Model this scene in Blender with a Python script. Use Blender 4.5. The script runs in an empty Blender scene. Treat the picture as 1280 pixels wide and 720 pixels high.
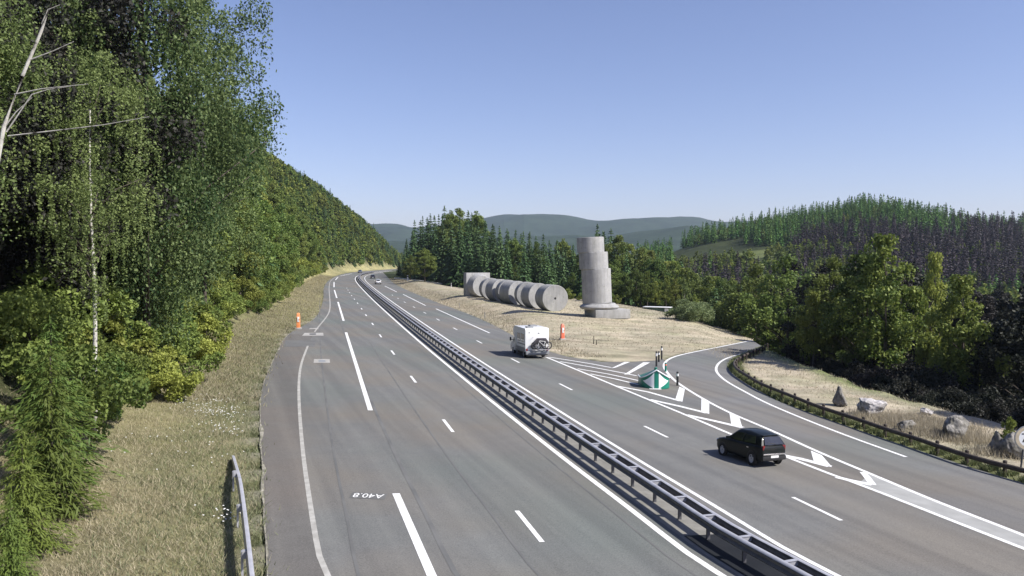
import bpy, bmesh, math, random
import numpy as np
from mathutils import Vector, Matrix, Euler
R = math.radians
rng = np.random.default_rng(7)
random.seed(7)
scene = bpy.context.scene
COL = scene.collection

# ------------------------------------------------------------------ camera, sky, sun, exposure
F, CH, PITCH, TILT = 1005.0, 8.6, 0.0322, 0.048      # focal length in 1280-px, camera height, pitch, crossfall of the road plane
cam_d = bpy.data.cameras.new('camera')
cam_d.sensor_width = 36.0
cam_d.lens = F / 1280 * 36.0
cam_d.clip_end = 20000
cam_d.clip_start = 0.1
cam = bpy.data.objects.new('camera', cam_d)
COL.objects.link(cam)
cam.location = (0, 0, CH)
cam.rotation_euler = (math.pi / 2 - PITCH, 0, 0)
scene.camera = cam

SUN_EL = R(43)
SUN_DIR = Vector((0.915 * math.cos(SUN_EL), -0.403 * math.cos(SUN_EL), math.sin(SUN_EL))).normalized()   # towards the sun
world = bpy.data.worlds.new('World')
scene.world = world
world.use_nodes = True
wn = world.node_tree
bg = wn.nodes['Background']
sky = wn.nodes.new('ShaderNodeTexSky')
sky.sky_type = 'NISHITA'
sky.sun_disc = False
sky.sun_elevation = SUN_EL
sky.sun_rotation = math.atan2(SUN_DIR.x, SUN_DIR.y)
sky.altitude = 600
sky.air_density = 1.0
sky.dust_density = 0.8
sky.ozone_density = 3.2
tint = wn.nodes.new('ShaderNodeMix')          # a violet cast of the camera's white balance over the whole sky
tint.data_type = 'RGBA'
tint.blend_type = 'MULTIPLY'
tint.inputs[0].default_value = 1.0
tint.inputs[7].default_value = (.92, .785, .87, 1)
wn.links.new(sky.outputs[0], tint.inputs[6])
wn.links.new(tint.outputs[2], bg.inputs[0])
bg.inputs[1].default_value = 0.125
sun_d = bpy.data.lights.new('sun', 'SUN')
sun_d.energy = 5.0
sun_d.angle = R(0.53)
sun_d.color = (1.0, 0.955, 0.88)
sun = bpy.data.objects.new('sun', sun_d)
COL.objects.link(sun)
sun.rotation_euler = SUN_DIR.to_track_quat('Z', 'Y').to_euler()
sun.location = (60, -40, 80)
vs = scene.view_settings
vs.view_transform = 'Standard'
vs.look = 'None'
vs.exposure = 0.5
vs.gamma = 1.0
vs.use_curve_mapping = False
scene.render.engine = 'CYCLES'
cy = scene.cycles
cy.max_bounces = 5
cy.diffuse_bounces = 2
cy.glossy_bounces = 2
cy.transmission_bounces = 3
cy.transparent_max_bounces = 6
cy.volume_bounces = 0
cy.use_denoising = True
cy.sample_clamp_indirect = 4.0
cy.caustics_reflective = False
cy.caustics_refractive = False

# ------------------------------------------------------------------ geometry helpers
def ray(px, py):
    x = (px - 640) / F
    y = (360 - py) / F
    return np.array([x, math.cos(PITCH) + y * math.sin(PITCH), -math.sin(PITCH) + y * math.cos(PITCH)])

def plane_z(x, y=0):
    return -TILT * np.clip(x, -80, 80)

def at(px, py, up=0.0):
    """ground point of the road plane seen at a photo pixel (2-D)"""
    d = ray(px, py)
    s = -(CH - up) / (d[2] + TILT * d[0])
    return np.array([d[0] * s, d[1] * s])

def line(pts, up=0.0):
    return np.array([at(a, b, up) for a, b in pts])

def smooth(P, step=1.5, passes=3):
    """resample a 2-D polyline evenly-ish and relax it"""
    P = np.asarray(P, float)
    for _ in range(passes):
        Q = [P[0]]
        for a, b in zip(P[:-1], P[1:]):
            Q.append(a * .75 + b * .25)
            Q.append(a * .25 + b * .75)
        Q.append(P[-1])
        P = np.array(Q)
    s = np.r_[0, np.cumsum(np.linalg.norm(np.diff(P, axis=0), axis=1))]
    n = max(2, int(s[-1] / step))
    t = np.linspace(0, s[-1], n)
    return np.c_[np.interp(t, s, P[:, 0]), np.interp(t, s, P[:, 1])]

def extend(P, a=0.0, b=0.0):
    P = np.asarray(P, float)
    if a:
        d = P[0] - P[1]
        P = np.vstack([P[0] + d / np.linalg.norm(d) * a, P])
    if b:
        d = P[-1] - P[-2]
        P = np.vstack([P, P[-1] + d / np.linalg.norm(d) * b])
    return P

def tangents(P):
    d = np.gradient(P, axis=0)
    return d / np.linalg.norm(d, axis=1)[:, None]

def offset(P, o):
    """shift a polyline to its right by o"""
    t = tangents(P)
    return P + np.c_[t[:, 1], -t[:, 0]] * o

def dist_poly(X, Y, P):
    """distance to polyline P and signed side (right positive) for arrays"""
    X = np.asarray(X, float); Y = np.asarray(Y, float)
    shp = X.shape
    Q = np.c_[X.ravel(), Y.ravel()]
    A = P[:-1]; D = P[1:] - A
    ok = (D * D).sum(1) > 0
    A, D = A[ok], D[ok]
    L2 = (D * D).sum(1)
    best = np.empty(len(Q)); side = np.empty(len(Q))
    for k in range(0, len(Q), 8000):
        q = Q[k:k + 8000]
        wx = q[:, 0, None] - A[None, :, 0]; wy = q[:, 1, None] - A[None, :, 1]
        t = np.clip((wx * D[:, 0] + wy * D[:, 1]) / L2, 0, 1)
        dx = wx - t * D[:, 0]; dy = wy - t * D[:, 1]
        r = dx * dx + dy * dy
        m = r.argmin(1)
        ii = np.arange(len(q))
        best[k:k + 8000] = np.sqrt(r[ii, m])
        side[k:k + 8000] = np.sign(D[m, 1] * dx[ii, m] - D[m, 0] * dy[ii, m])
    return best.reshape(shp), side.reshape(shp)

def inside(X, Y, P):
    c = np.zeros(X.shape, bool)
    n = len(P)
    for i in range(n):
        x1, y1 = P[i]
        x2, y2 = P[(i + 1) % n]
        if y1 == y2:
            continue
        m = ((y1 > Y) != (y2 > Y)) & (X < (x2 - x1) * (Y - y1) / (y2 - y1) + x1)
        c ^= m
    return c

def sstep(a, b, x):
    t = np.clip((x - a) / (b - a), 0, 1)
    return t * t * (3 - 2 * t)

def mesh(name, V, faces, mats=(), attrs=None, smooth_shade=False, mi=None):
    """faces: int array (n,3|4), or list of tuples"""
    me = bpy.data.meshes.new(name)
    V = np.asarray(V, np.float32)
    if isinstance(faces, np.ndarray):
        n, k = faces.shape
        me.vertices.add(len(V))
        me.vertices.foreach_set('co', V.ravel())
        me.loops.add(n * k)
        me.loops.foreach_set('vertex_index', faces.astype(np.int32).ravel())
        me.polygons.add(n)
        me.polygons.foreach_set('loop_start', np.arange(0, n * k, k, dtype=np.int32))
        me.update(calc_edges=True)
    else:
        me.from_pydata(V.tolist(), [], faces)
        me.update()
    for m in mats:
        me.materials.append(m)
    if attrs:
        for nm, dom, typ, data in attrs:
            at_ = me.attributes.new(nm, typ, dom)
            key = {'FLOAT': 'value', 'FLOAT_COLOR': 'color'}[typ]
            at_.data.foreach_set(key, np.asarray(data, np.float32).ravel())
    if mi is not None:
        me.polygons.foreach_set('material_index', np.asarray(mi, np.int32))
    if smooth_shade:
        me.polygons.foreach_set('use_smooth', np.ones(len(me.polygons), bool))
    me.validate()
    return me

def link(name, me, parent=None, loc=None):
    o = bpy.data.objects.new(name, me)
    COL.objects.link(o)
    if parent is not None:
        o.parent = parent
    if loc is not None:
        o.location = loc
    return o

def tag(o, label=None, cat=None, group=None, kind=None):
    if label: o['label'] = label
    if cat: o['category'] = cat
    if group: o['group'] = group
    if kind: o['kind'] = kind
    return o

def thing(name, label, cat, loc=(0, 0, 0), rz=0.0, group=None):
    o = bpy.data.objects.new(name, None)
    COL.objects.link(o)
    o.empty_display_size = .2
    o.location = loc
    o.rotation_euler = (0, 0, rz)
    return tag(o, label, cat, group)

def struct(name, me):
    return tag(link(name, me), kind='structure')

def dup(root, loc, rz=0.0, sc=1.0, label=None, cat=None, group=None, name=None):
    r = root.copy()
    if name: r.name = name
    COL.objects.link(r)
    r.location = loc
    r.rotation_euler = (0, 0, rz)
    r.scale = (sc, sc, sc) if np.isscalar(sc) else sc
    tag(r, label, cat, group)
    for ch in list(root.children):
        c = ch.copy()
        COL.objects.link(c)
        c.parent = r
        for g in ch.children:
            d = g.copy()
            COL.objects.link(d)
            d.parent = c
    return r

class MB:
    """collects solid shapes; build() links them as one mesh object"""
    def __init__(s):
        s.v, s.f, s.sm = [], [], []
    def add(s, V, Fs, sm=False):
        b = len(s.v)
        s.v += [tuple(map(float, p)) for p in V]
        s.f += [tuple(b + i for i in f) for f in Fs]
        s.sm += [sm] * len(Fs)
        return s
    def box(s, c, d, rz=0.0, taper=1.0, M=None):
        x, y, z = [k / 2 for k in d]
        P = [(-x, -y, -z), (x, -y, -z), (x, y, -z), (-x, y, -z)] + [(a * taper, b * taper, z) for a, b in ((-x, -y), (x, -y), (x, y), (-x, y))]
        m = Matrix.Translation(c) @ Matrix.Rotation(rz, 4, 'Z')
        if M is not None: m = M @ m
        P = [m @ Vector(p) for p in P]
        return s.add(P, [(3, 2, 1, 0), (4, 5, 6, 7), (0, 1, 5, 4), (1, 2, 6, 5), (2, 3, 7, 6), (3, 0, 4, 7)])
    def tube(s, pts, rad, n=8, cap=True):
        pts = [Vector(p) for p in pts]
        if np.isscalar(rad): rad = [rad] * len(pts)
        V, Fs = [], []
        up0 = Vector((0, 0, 1))
        for i, p in enumerate(pts):
            t = (pts[min(i + 1, len(pts) - 1)] - pts[max(i - 1, 0)]).normalized()
            a = t.cross(up0 if abs(t.z) < .95 else Vector((1, 0, 0))).normalized()
            b = a.cross(t).normalized()
            for k in range(n):
                an = 2 * math.pi * k / n
                V.append(p + a * rad[i] * math.cos(an) + b * rad[i] * math.sin(an))
        for i in range(len(pts) - 1):
            for k in range(n):
                k2 = (k + 1) % n
                Fs.append((i * n + k, (i + 1) * n + k, (i + 1) * n + k2, i * n + k2))
        if cap:
            Fs.append(tuple(range(n)))
            Fs.append(tuple(reversed(range((len(pts) - 1) * n, len(pts) * n))))
        return s.add(V, Fs, True)
    def lathe(s, prof, n=24, M=None, cap=True):
        """prof: (r, z) list around local z"""
        V, Fs = [], []
        for r, z in prof:
            for k in range(n):
                an = 2 * math.pi * k / n
                p = Vector((r * math.cos(an), r * math.sin(an), z))
                V.append(M @ p if M is not None else p)
        m = len(prof)
        for i in range(m - 1):
            for k in range(n):
                k2 = (k + 1) % n
                Fs.append((i * n + k, i * n + k2, (i + 1) * n + k2, (i + 1) * n + k))
        if cap:
            Fs.append(tuple(reversed(range(n))))
            Fs.append(tuple(range((m - 1) * n, m * n)))
        return s.add(V, Fs, True)
    def prism(s, poly, a, b, M=None):
        """extrude 2-D polygon (x,z) between y=a and y=b"""
        n = len(poly)
        V = [Vector((x, a, z)) for x, z in poly] + [Vector((x, b, z)) for x, z in poly]
        if M is not None: V = [M @ v for v in V]
        Fs = [tuple(range(n)), tuple(reversed(range(n, 2 * n)))]
        for i in range(n):
            j = (i + 1) % n
            Fs.append((i, i + n, j + n, j))
        return s.add(V, Fs)
    def build(s, name, mat, parent=None, bevel=0.0, loc=None, smooth_angle=40):
        me = bpy.data.meshes.new(name)
        me.from_pydata(s.v, [], s.f)
        me.materials.append(mat)
        bm = bmesh.new()
        bm.from_mesh(me)
        bmesh.ops.recalc_face_normals(bm, faces=bm.faces)
        if bevel:
            es = [e for e in bm.edges if len(e.link_faces) == 2 and e.calc_face_angle(0) > R(35)]
            bmesh.ops.bevel(bm, geom=es, offset=bevel, segments=2, affect='EDGES', profile=.6)
        for f in bm.faces: f.smooth = True
        for e in bm.edges:
            if len(e.link_faces) == 2 and e.calc_face_angle(0) > R(smooth_angle): e.smooth = False
        bm.to_mesh(me)
        bm.free()
        return link(name, me, parent, loc)

# ------------------------------------------------------------------ materials
def newmat(name):
    m = bpy.data.materials.new(name)
    m.use_nodes = True
    nt = m.node_tree
    nt.nodes.clear()
    out = nt.nodes.new('ShaderNodeOutputMaterial')
    return m, nt, out

def N(nt, typ, **kw):
    n = nt.nodes.new(typ)
    for k, v in kw.items():
        if k.startswith('i_'):
            key = k[2:]
            key = int(key) if key.isdigit() else key.replace('_', ' ')
            n.inputs[key].default_value = v
        else:
            setattr(n, k, v)
    return n

def noise(nt, vec, scale, detail=4, rough=.55):
    n = N(nt, 'ShaderNodeTexNoise')
    n.inputs['Scale'].default_value = scale
    n.inputs['Detail'].default_value = detail
    n.inputs['Roughness'].default_value = rough
    nt.links.new(vec, n.inputs['Vector'])
    return n.outputs['Fac']

def ramp(nt, fac, stops):
    r = N(nt, 'ShaderNodeValToRGB')
    el = r.color_ramp.elements
    while len(el) > 1: el.remove(el[-1])
    el[0].position = stops[0][0]
    el[0].color = (*stops[0][1], 1)
    for p, c in stops[1:]:
        e = el.new(p)
        e.color = (*c, 1)
    nt.links.new(fac, r.inputs[0])
    return r.outputs[0]

def mixc(nt, fac, a, b, mode='MIX'):
    m = N(nt, 'ShaderNodeMix', data_type='RGBA', blend_type=mode)
    for sock, v in ((m.inputs[0], fac), (m.inputs[6], a), (m.inputs[7], b)):
        if hasattr(v, 'is_output'): nt.links.new(v, sock)
        elif np.isscalar(v): sock.default_value = v
        else: sock.default_value = (*v, 1)
    return m.outputs[2]

def surf(name, stops, scale=3.0, rough=.6, metal=0.0, bump=0.0, bscale=40, detail=5, coat=0.0, spec=.5, second=None, coord='Object'):
    """noise-coloured principled material"""
    m, nt, out = newmat(name)
    tc = N(nt, 'ShaderNodeTexCoord')
    v = tc.outputs[coord]
    f = noise(nt, v, scale, detail)
    c = ramp(nt, f, stops)
    if second:
        s2, amt, c2 = second
        f2 = noise(nt, v, s2, 3)
        k = ramp(nt, f2, [(.45, (0, 0, 0)), (.7, (amt, amt, amt))])
        c = mixc(nt, k, c, c2)
    b = N(nt, 'ShaderNodeBsdfPrincipled')
    nt.links.new(c, b.inputs['Base Color'])
    b.inputs['Roughness'].default_value = rough
    b.inputs['Metallic'].default_value = metal
    b.inputs['Specular IOR Level'].default_value = spec
    b.inputs['Coat Weight'].default_value = coat
    if bump:
        bn = N(nt, 'ShaderNodeBump')
        bn.inputs['Strength'].default_value = bump
        bn.inputs['Distance'].default_value = .03
        nt.links.new(noise(nt, v, bscale, 4), bn.inputs['Height'])
        nt.links.new(bn.outputs[0], b.inputs['Normal'])
    nt.links.new(b.outputs[0], out.inputs[0])
    return m

def plain(name, c, rough=.5, metal=0.0, coat=0.0, var=.12, spec=.5):
    a = tuple(k * (1 - var) for k in c)
    b = tuple(min(1, k * (1 + var)) for k in c)
    return surf(name, [(.35, a), (.65, b)], 5, rough, metal, coat=coat, spec=spec)

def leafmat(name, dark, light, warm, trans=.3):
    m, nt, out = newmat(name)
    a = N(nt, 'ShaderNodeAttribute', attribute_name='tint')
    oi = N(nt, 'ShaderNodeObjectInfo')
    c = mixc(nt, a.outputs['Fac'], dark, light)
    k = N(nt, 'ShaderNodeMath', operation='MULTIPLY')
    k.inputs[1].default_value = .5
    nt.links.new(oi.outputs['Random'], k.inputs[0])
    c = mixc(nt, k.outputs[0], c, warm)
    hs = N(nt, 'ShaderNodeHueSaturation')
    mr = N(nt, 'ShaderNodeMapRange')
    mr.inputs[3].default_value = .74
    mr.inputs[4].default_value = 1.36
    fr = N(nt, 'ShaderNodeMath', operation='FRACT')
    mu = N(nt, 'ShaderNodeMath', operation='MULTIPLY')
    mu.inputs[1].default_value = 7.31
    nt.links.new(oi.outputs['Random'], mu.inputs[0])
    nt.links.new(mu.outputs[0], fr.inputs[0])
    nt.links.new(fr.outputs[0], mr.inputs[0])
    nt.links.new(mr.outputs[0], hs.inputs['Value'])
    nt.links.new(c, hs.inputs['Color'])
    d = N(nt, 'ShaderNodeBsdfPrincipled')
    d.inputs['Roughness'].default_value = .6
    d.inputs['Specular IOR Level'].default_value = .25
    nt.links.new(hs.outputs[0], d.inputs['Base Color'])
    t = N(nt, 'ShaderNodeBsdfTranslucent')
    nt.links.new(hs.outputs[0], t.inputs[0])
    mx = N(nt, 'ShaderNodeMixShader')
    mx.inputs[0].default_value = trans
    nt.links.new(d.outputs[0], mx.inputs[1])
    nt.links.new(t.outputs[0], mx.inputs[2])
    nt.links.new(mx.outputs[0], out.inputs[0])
    return m

def asphalt(name, a, b, warm=(.172, .157, .136), cool=(.138, .153, .143)):
    m, nt, out = newmat(name)
    tc = N(nt, 'ShaderNodeTexCoord')
    v = tc.outputs['Object']
    big = noise(nt, v, .09, 3)
    fine = noise(nt, v, 22, 3, .7)
    mid = noise(nt, v, 1.1, 5)
    c = ramp(nt, mid, [(.3, a), (.7, b)])
    kb = ramp(nt, big, [(.42, (0, 0, 0)), (.6, (.85, .85, .85))])
    c = mixc(nt, kb, c, warm)
    big2 = noise(nt, v, .055, 2)
    kb2 = ramp(nt, big2, [(.48, (0, 0, 0)), (.62, (.8, .8, .8))])
    c = mixc(nt, kb2, c, cool)
    g = ramp(nt, fine, [(.3, (.72, .72, .72)), (.7, (1.22, 1.22, 1.22))])
    c = mixc(nt, 1.0, c, g, 'MULTIPLY')
    # long worn streaks in the driving direction
    mp = N(nt, 'ShaderNodeMapping')
    mp.inputs['Rotation'].default_value = (0, 0, R(-20))
    nt.links.new(v, mp.inputs[0])
    mp2 = N(nt, 'ShaderNodeMapping')
    mp2.inputs['Scale'].default_value = (1.1, .02, 1)
    nt.links.new(mp.outputs[0], mp2.inputs[0])
    st = noise(nt, mp2.outputs[0], 1.0, 3)
    s = ramp(nt, st, [(.35, (.85, .85, .86)), (.65, (1.09, 1.09, 1.08))])
    c = mixc(nt, 1.0, c, s, 'MULTIPLY')
    p = N(nt, 'ShaderNodeBsdfPrincipled')
    p.inputs['Roughness'].default_value = .85
    p.inputs['Specular IOR Level'].default_value = .3
    nt.links.new(c, p.inputs['Base Color'])
    bn = N(nt, 'ShaderNodeBump')
    bn.inputs['Strength'].default_value = .25
    bn.inputs['Distance'].default_value = .01
    nt.links.new(noise(nt, v, 60, 2), bn.inputs['Height'])
    nt.links.new(bn.outputs[0], p.inputs['Normal'])
    nt.links.new(p.outputs[0], out.inputs[0])
    return m

M_ASPH = asphalt('asphalt', (.146, .147, .143), (.166, .166, .160))
M_ASPH2 = asphalt('slip_asphalt', (.158, .158, .156), (.178, .177, .174))
M_SHOULD = asphalt('shoulder_asphalt', (.126, .120, .112), (.150, .144, .135), (.152, .134, .118), (.14, .14, .13))
M_SEAM = surf('tar_seam', [(.35, (.105, .106, .104)), (.6, (.14, .14, .136))], .5, .85)
M_PAINT = surf('road_paint', [(.3, (.72, .72, .70)), (.62, (.84, .84, .83))], 3.5, .6, second=(5, .5, (.46, .45, .43)))
M_OLDPAINT = surf('worn_paint', [(.3, (.29, .28, .255)), (.65, (.44, .43, .40))], 2.5, .7)
M_GREYPAINT = surf('grey_paint', [(.3, (.29, .29, .275)), (.65, (.37, .37, .355))], 1.2, .7, second=(.5, .4, (.25, .25, .24)))
M_MEDIAN = surf('median_gravel', [(.3, (.16, .155, .14)), (.7, (.25, .24, .215))], 2.2, .9, bump=.5, bscale=30)
M_MEDDARK = surf('median_dark', [(.3, (.016, .018, .022)), (.7, (.024, .026, .03))], 1.3, .85, spec=.1)
M_GRAVEL = surf('edge_gravel', [(.35, (.15, .145, .11)), (.52, (.25, .235, .19)), (.68, (.38, .355, .30))], 2.2, .95, bump=1, bscale=40, detail=8)
M_CONC = surf('concrete', [(.3, (.30, .29, .27)), (.7, (.42, .41, .39))], 1.5, .85, bump=.3, bscale=15)
M_GALV = surf('galvanised_steel', [(.3, (.40, .40, .43)), (.7, (.52, .52, .55))], 3, .5, .35)
M_BEAMSHADE = surf('beam_shade_steel', [(.3, (.085, .085, .092)), (.7, (.15, .15, .16))], 3, .55, .2)  # darkened copy of the barrier steel: shade of the beam faces as colour
M_GALVD = surf('weathered_steel', [(.3, (.08, .08, .09)), (.7, (.15, .15, .16))], 3, .6, .4)
M_WOOD = surf('dark_timber', [(.3, (.035, .027, .022)), (.7, (.075, .058, .045))], 3, .8, bump=.4, bscale=18)
def stone_mat():
    """cast concrete with rain streaks, joints and lichen"""
    m, nt, out = newmat('column_stone')
    tc = N(nt, 'ShaderNodeTexCoord'); v = tc.outputs['Object']
    c = ramp(nt, noise(nt, v, .8, 6, .6), [(.3, (.31, .31, .315)), (.7, (.42, .415, .41))])
    mp = N(nt, 'ShaderNodeMapping'); mp.inputs['Scale'].default_value = (2.6, 2.6, .22)
    nt.links.new(v, mp.inputs[0])
    st = ramp(nt, noise(nt, mp.outputs[0], 1.0, 5, .65), [(.4, (1, 1, 1)), (.56, (.88, .88, .86)), (.72, (.72, .73, .70))])
    c = mixc(nt, 1.0, c, st, 'MULTIPLY')
    li = ramp(nt, noise(nt, v, 2.4, 8, .7), [(.56, (0, 0, 0)), (.66, (.55, .55, .55))])
    c = mixc(nt, li, c, (.20, .21, .17))
    p = N(nt, 'ShaderNodeBsdfPrincipled'); p.inputs['Roughness'].default_value = .9
    p.inputs['Specular IOR Level'].default_value = .2
    nt.links.new(c, p.inputs['Base Color'])
    bn = N(nt, 'ShaderNodeBump'); bn.inputs['Strength'].default_value = .5; bn.inputs['Distance'].default_value = .06
    nt.links.new(noise(nt, v, 5, 6, .7), bn.inputs['Height']); nt.links.new(bn.outputs[0], p.inputs['Normal'])
    nt.links.new(p.outputs[0], out.inputs[0])
    return m
M_STONE = stone_mat()
M_ROCK = surf('granite', [(.32, (.05, .048, .045)), (.5, (.20, .19, .175)), (.72, (.36, .34, .32))], 3.2, .95, bump=1.0, bscale=9, detail=9, second=(2.0, .7, (.09, .085, .055)))
M_ROCKP = surf('pale_granite', [(.32, (.16, .155, .15)), (.5, (.42, .40, .40)), (.72, (.60, .58, .57))], 3.2, .95, bump=1.0, bscale=9, detail=9, second=(2.4, .5, (.18, .17, .15)))
M_RUBBER = plain('rubber', (.02, .02, .021), .8)
M_CHROME = plain('bright_metal', (.7, .7, .72), .2, 1.0)
M_GLASS = surf('dark_glass', [(.4, (.012, .015, .018)), (.6, (.02, .024, .028))], 2, .06, 0, coat=.6, spec=.8)
M_CAR = surf('dark_car_paint', [(.4, (.005, .0075, .008)), (.6, (.008, .011, .011))], 2, .42, 0, coat=.25, spec=.2)
M_WHITE = surf('white_enamel', [(.3, (.78, .78, .78)), (.7, (.85, .85, .84))], 2, .35, coat=.3)
M_WHITEP = plain('white_plastic', (.75, .75, .74), .45, var=.05)
M_GREYP = plain('grey_plastic', (.24, .25, .26), .5)
M_BLACKP = plain('black_plastic', (.018, .018, .02), .55)
M_CLOTH = surf('dark_cover', [(.35, (.03, .025, .035)), (.65, (.075, .07, .08))], 6, .9)
M_RED = plain('red_lens', (.20, .012, .014), .2, coat=.5)
M_ORANGE = surf('orange_enamel', [(.3, (.78, .24, .07)), (.7, (.88, .34, .13))], 3, .5, second=(4, .3, (.8, .5, .35)))
M_REDOR = surf('red_orange_enamel', [(.3, (.72, .14, .07)), (.7, (.82, .22, .13))], 3, .5, second=(4, .3, (.8, .5, .45)))
M_GREEN = plain('green_plastic', (.004, .19, .13), .4, var=.1)
M_WHITE2 = plain('reflective_white', (.82, .84, .86), .4, var=.04)
M_TAN = plain('faded_ring', (.50, .43, .32), .5)
M_BARKW = surf('birch_bark', [(.32, (.05, .045, .04)), (.42, (.42, .40, .36)), (.7, (.62, .60, .55))], 3.5, .8, bump=.4, bscale=10)
M_BARK = surf('bark', [(.3, (.05, .04, .032)), (.7, (.12, .10, .08))], 4, .9, bump=.6, bscale=14)
L_BIRCH = leafmat('birch_leaf', (.035, .085, .028), (.235, .305, .115), (.23, .26, .08), .36)
L_BROAD = leafmat('broad_leaf', (.040, .095, .022), (.195, .265, .066), (.24, .25, .065), .3)
L_BUSH = leafmat('bush_leaf', (.06, .115, .022), (.27, .32, .075), (.31, .31, .07), .3)
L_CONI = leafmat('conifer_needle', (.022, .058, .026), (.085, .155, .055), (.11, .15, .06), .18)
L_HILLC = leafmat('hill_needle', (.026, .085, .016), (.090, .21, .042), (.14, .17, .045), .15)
L_PALE = leafmat('pale_leaf', (.08, .13, .05), (.28, .34, .17), (.26, .30, .12), .3)
L_SHADEL = leafmat('shade_leaf', (.012, .018, .012), (.042, .046, .030), (.052, .036, .044), .18)  # near-black leaves: the shade of the woods put into the colour
L_SHADEC = leafmat('shade_needle', (.014, .016, .015), (.056, .048, .052), (.066, .044, .062), .12)  # near-black needles: the hill's shaded part put into the colour
L_SPRUCE = leafmat('young_spruce_needle', (.03, .075, .022), (.10, .16, .035), (.17, .18, .03), .25)
L_GRASS = leafmat('grass_blade', (.24, .23, .13), (.52, .46, .32), (.42, .36, .25), .35)
L_WEED = leafmat('weed_blade', (.16, .20, .09), (.38, .38, .23), (.3, .3, .17), .35)
L_RAILW = leafmat('rail_weed_blade', (.09, .14, .05), (.27, .28, .14), (.2, .2, .1), .3)
L_STRAW = leafmat('straw_blade', (.32, .28, .20), (.55, .49, .38), (.46, .40, .29), .3)
M_PETAL = plain('white_petal', (.8, .8, .78), .6, var=.03)
from mathutils import noise as mn2
# ------------------------------------------------------------------ road lines, surveyed on the ground plane
P_EDGE = [(335,720),(330,610),(325,525),(327,485),(340,455),(352,428),(362,416),(378,408),(398,396),(405,372),(403.5,360),(410,350),(424,343.2),(440,340.3),(465,338.2),(487,336.6)]
P_REF = [(900,718),(860,693),(793,640),(700,570),(600,490),(526,429),(485,392.5),(465,374),(452.5,361),(445,352.5),(443.6,348),(446,345),(453,342.6),(468,340.2),(487,338.4)]
P_THIN = [(411,722),(400,705),(387.5,630),(377.5,560),(372.8,490),(375,458),(383,436.7),(390,420),(395,412),(409,395.5),(412.7,387),(412.5,375),(411,360),(412.5,351),(420,346),(437,342.2)]
P_MEADOW = [(815.6,450.6),(789,451.9),(752,452),(708,445.5),(680,437.5),(660,428),(638,417.5),(612,403.5),(580,390),(550,379.5),(525,369.5),(500,358.8),(491,353.2),(486.5,348.5)]
P_GORELEFT = [(1330,705),(1280,686),(1180,647),(1080,607.5),(1045,595.5),(982.5,571),(907.5,540.3),(859.4,519.5),(811.3,499.9),(732.5,467),(683,446.6)]
P_GORERIGHT = [(1330,690),(1280,669),(1167.5,626),(1085,591),(1022.5,565),(960,536),(911.9,516.3),(876.9,497.7),(848.5,480),(837.5,470.3),(831,461.6),(829.5,456.5),(833,450.6),(842,446),(859,441.6),(898.8,433.8),(929,427.7),(940,425.3)]
P_RAMPLINE = [(1132.5,571.3),(1045,540),(960,505.3),(931.6,490),(907.5,476.9),(896.6,467),(894.4,460.5),(898.8,452.8),(912,446),(942.5,438.6),(955,434)]
P_RAMPEDGE = [(1330,622),(1280,603.7),(1249,595.4),(1186.7,575.6),(1120,553.7),(1072,537),(1020,519),(970,500.5),(958.8,494),(936,481.7),(915,467.7),(909.5,459),(911,452.5),(922,446.2),(939,439.5),(953,433.4)]
P_WOOD = [(1330,601),(1280,588),(1261.7,583),(1220,572.5),(1178.3,559),(1145,547.5),(1107.5,536),(1072,523.5),(1020,507),(999.5,498.6),(970,487),(950,479),(932,468),(922,462),(917.3,456.4),(918,451.6),(924,447.3),(936,442),(951.7,434.6),(962,429)]
P_STRIP = [(1330,556),(1280,543),(1240,528),(1190,515),(1130,499),(1070,483),(1045,470),(1020,462),(990,452),(965,440)]
P_FARMEADOW = [(497,350.5),(530,354),(556,358),(590,365),(640,371),(700,377),(780,384),(820,390),(870,400),(905,410),(930,420),(945,424.5)]

EDGE = smooth(extend(line(P_EDGE), 30, 0))
REF = smooth(extend(line(P_REF), 30, 0))
THIN = smooth(extend(line(P_THIN), 12, 0))
MEADOW_EDGE = line(P_MEADOW)
GLEFT = smooth(extend(line(P_GORELEFT), 22, 0))
GRIGHT = smooth(extend(line(P_GORERIGHT), 22, 0), 1.0)
RAMPLINE = smooth(line(P_RAMPLINE), 1.0)
RAMPEDGE = smooth(extend(line(P_RAMPEDGE), 22, 0), 1.0)
WOODRAIL = smooth(extend(line(P_WOOD, .52), 8, 0), 1.0, 2)
STRIP = smooth(extend(line(P_STRIP), 22, 0), 2.0)
FARMEADOW = smooth(line(P_FARMEADOW), 3.0)
# the far bend leads on behind the trees
def bend(P, n=140):
    return np.vstack([P, P[-1] + (P[-1] - P[-8]) / np.linalg.norm(P[-1] - P[-8]) * n])
EDGE_X, REF_X = bend(EDGE), bend(REF)
MED_L, MED_R = offset(REF_X, .42), offset(REF_X, 2.9)
RIGHTEDGE = smooth(MEADOW_EDGE[3:], 2.0)
RIGHTEDGE_X = bend(RIGHTEDGE)

# ------------------------------------------------------------------ terrain
meadow_poly = np.vstack([smooth(MEADOW_EDGE, 2.0), FARMEADOW, smooth(line(P_GORERIGHT)[::-1], 2.0)[:int(1e9)]])
_gr = line([(940,425.3),(929,427.2),(898.8,433),(859,440.6),(842,444.6),(831,449)])
meadow_poly = np.vstack([smooth(MEADOW_EDGE, 2.0), FARMEADOW, smooth(_gr, 2.0)])
def _sky(px):      # where the wooded skyline of the right-hand hill stands (treetops)
    return np.interp(px, [700,820,880,960,1040,1080,1150,1220,1280,1400,1700], [322,299,281,263,251,245,254,264,270,288,300])

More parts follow.
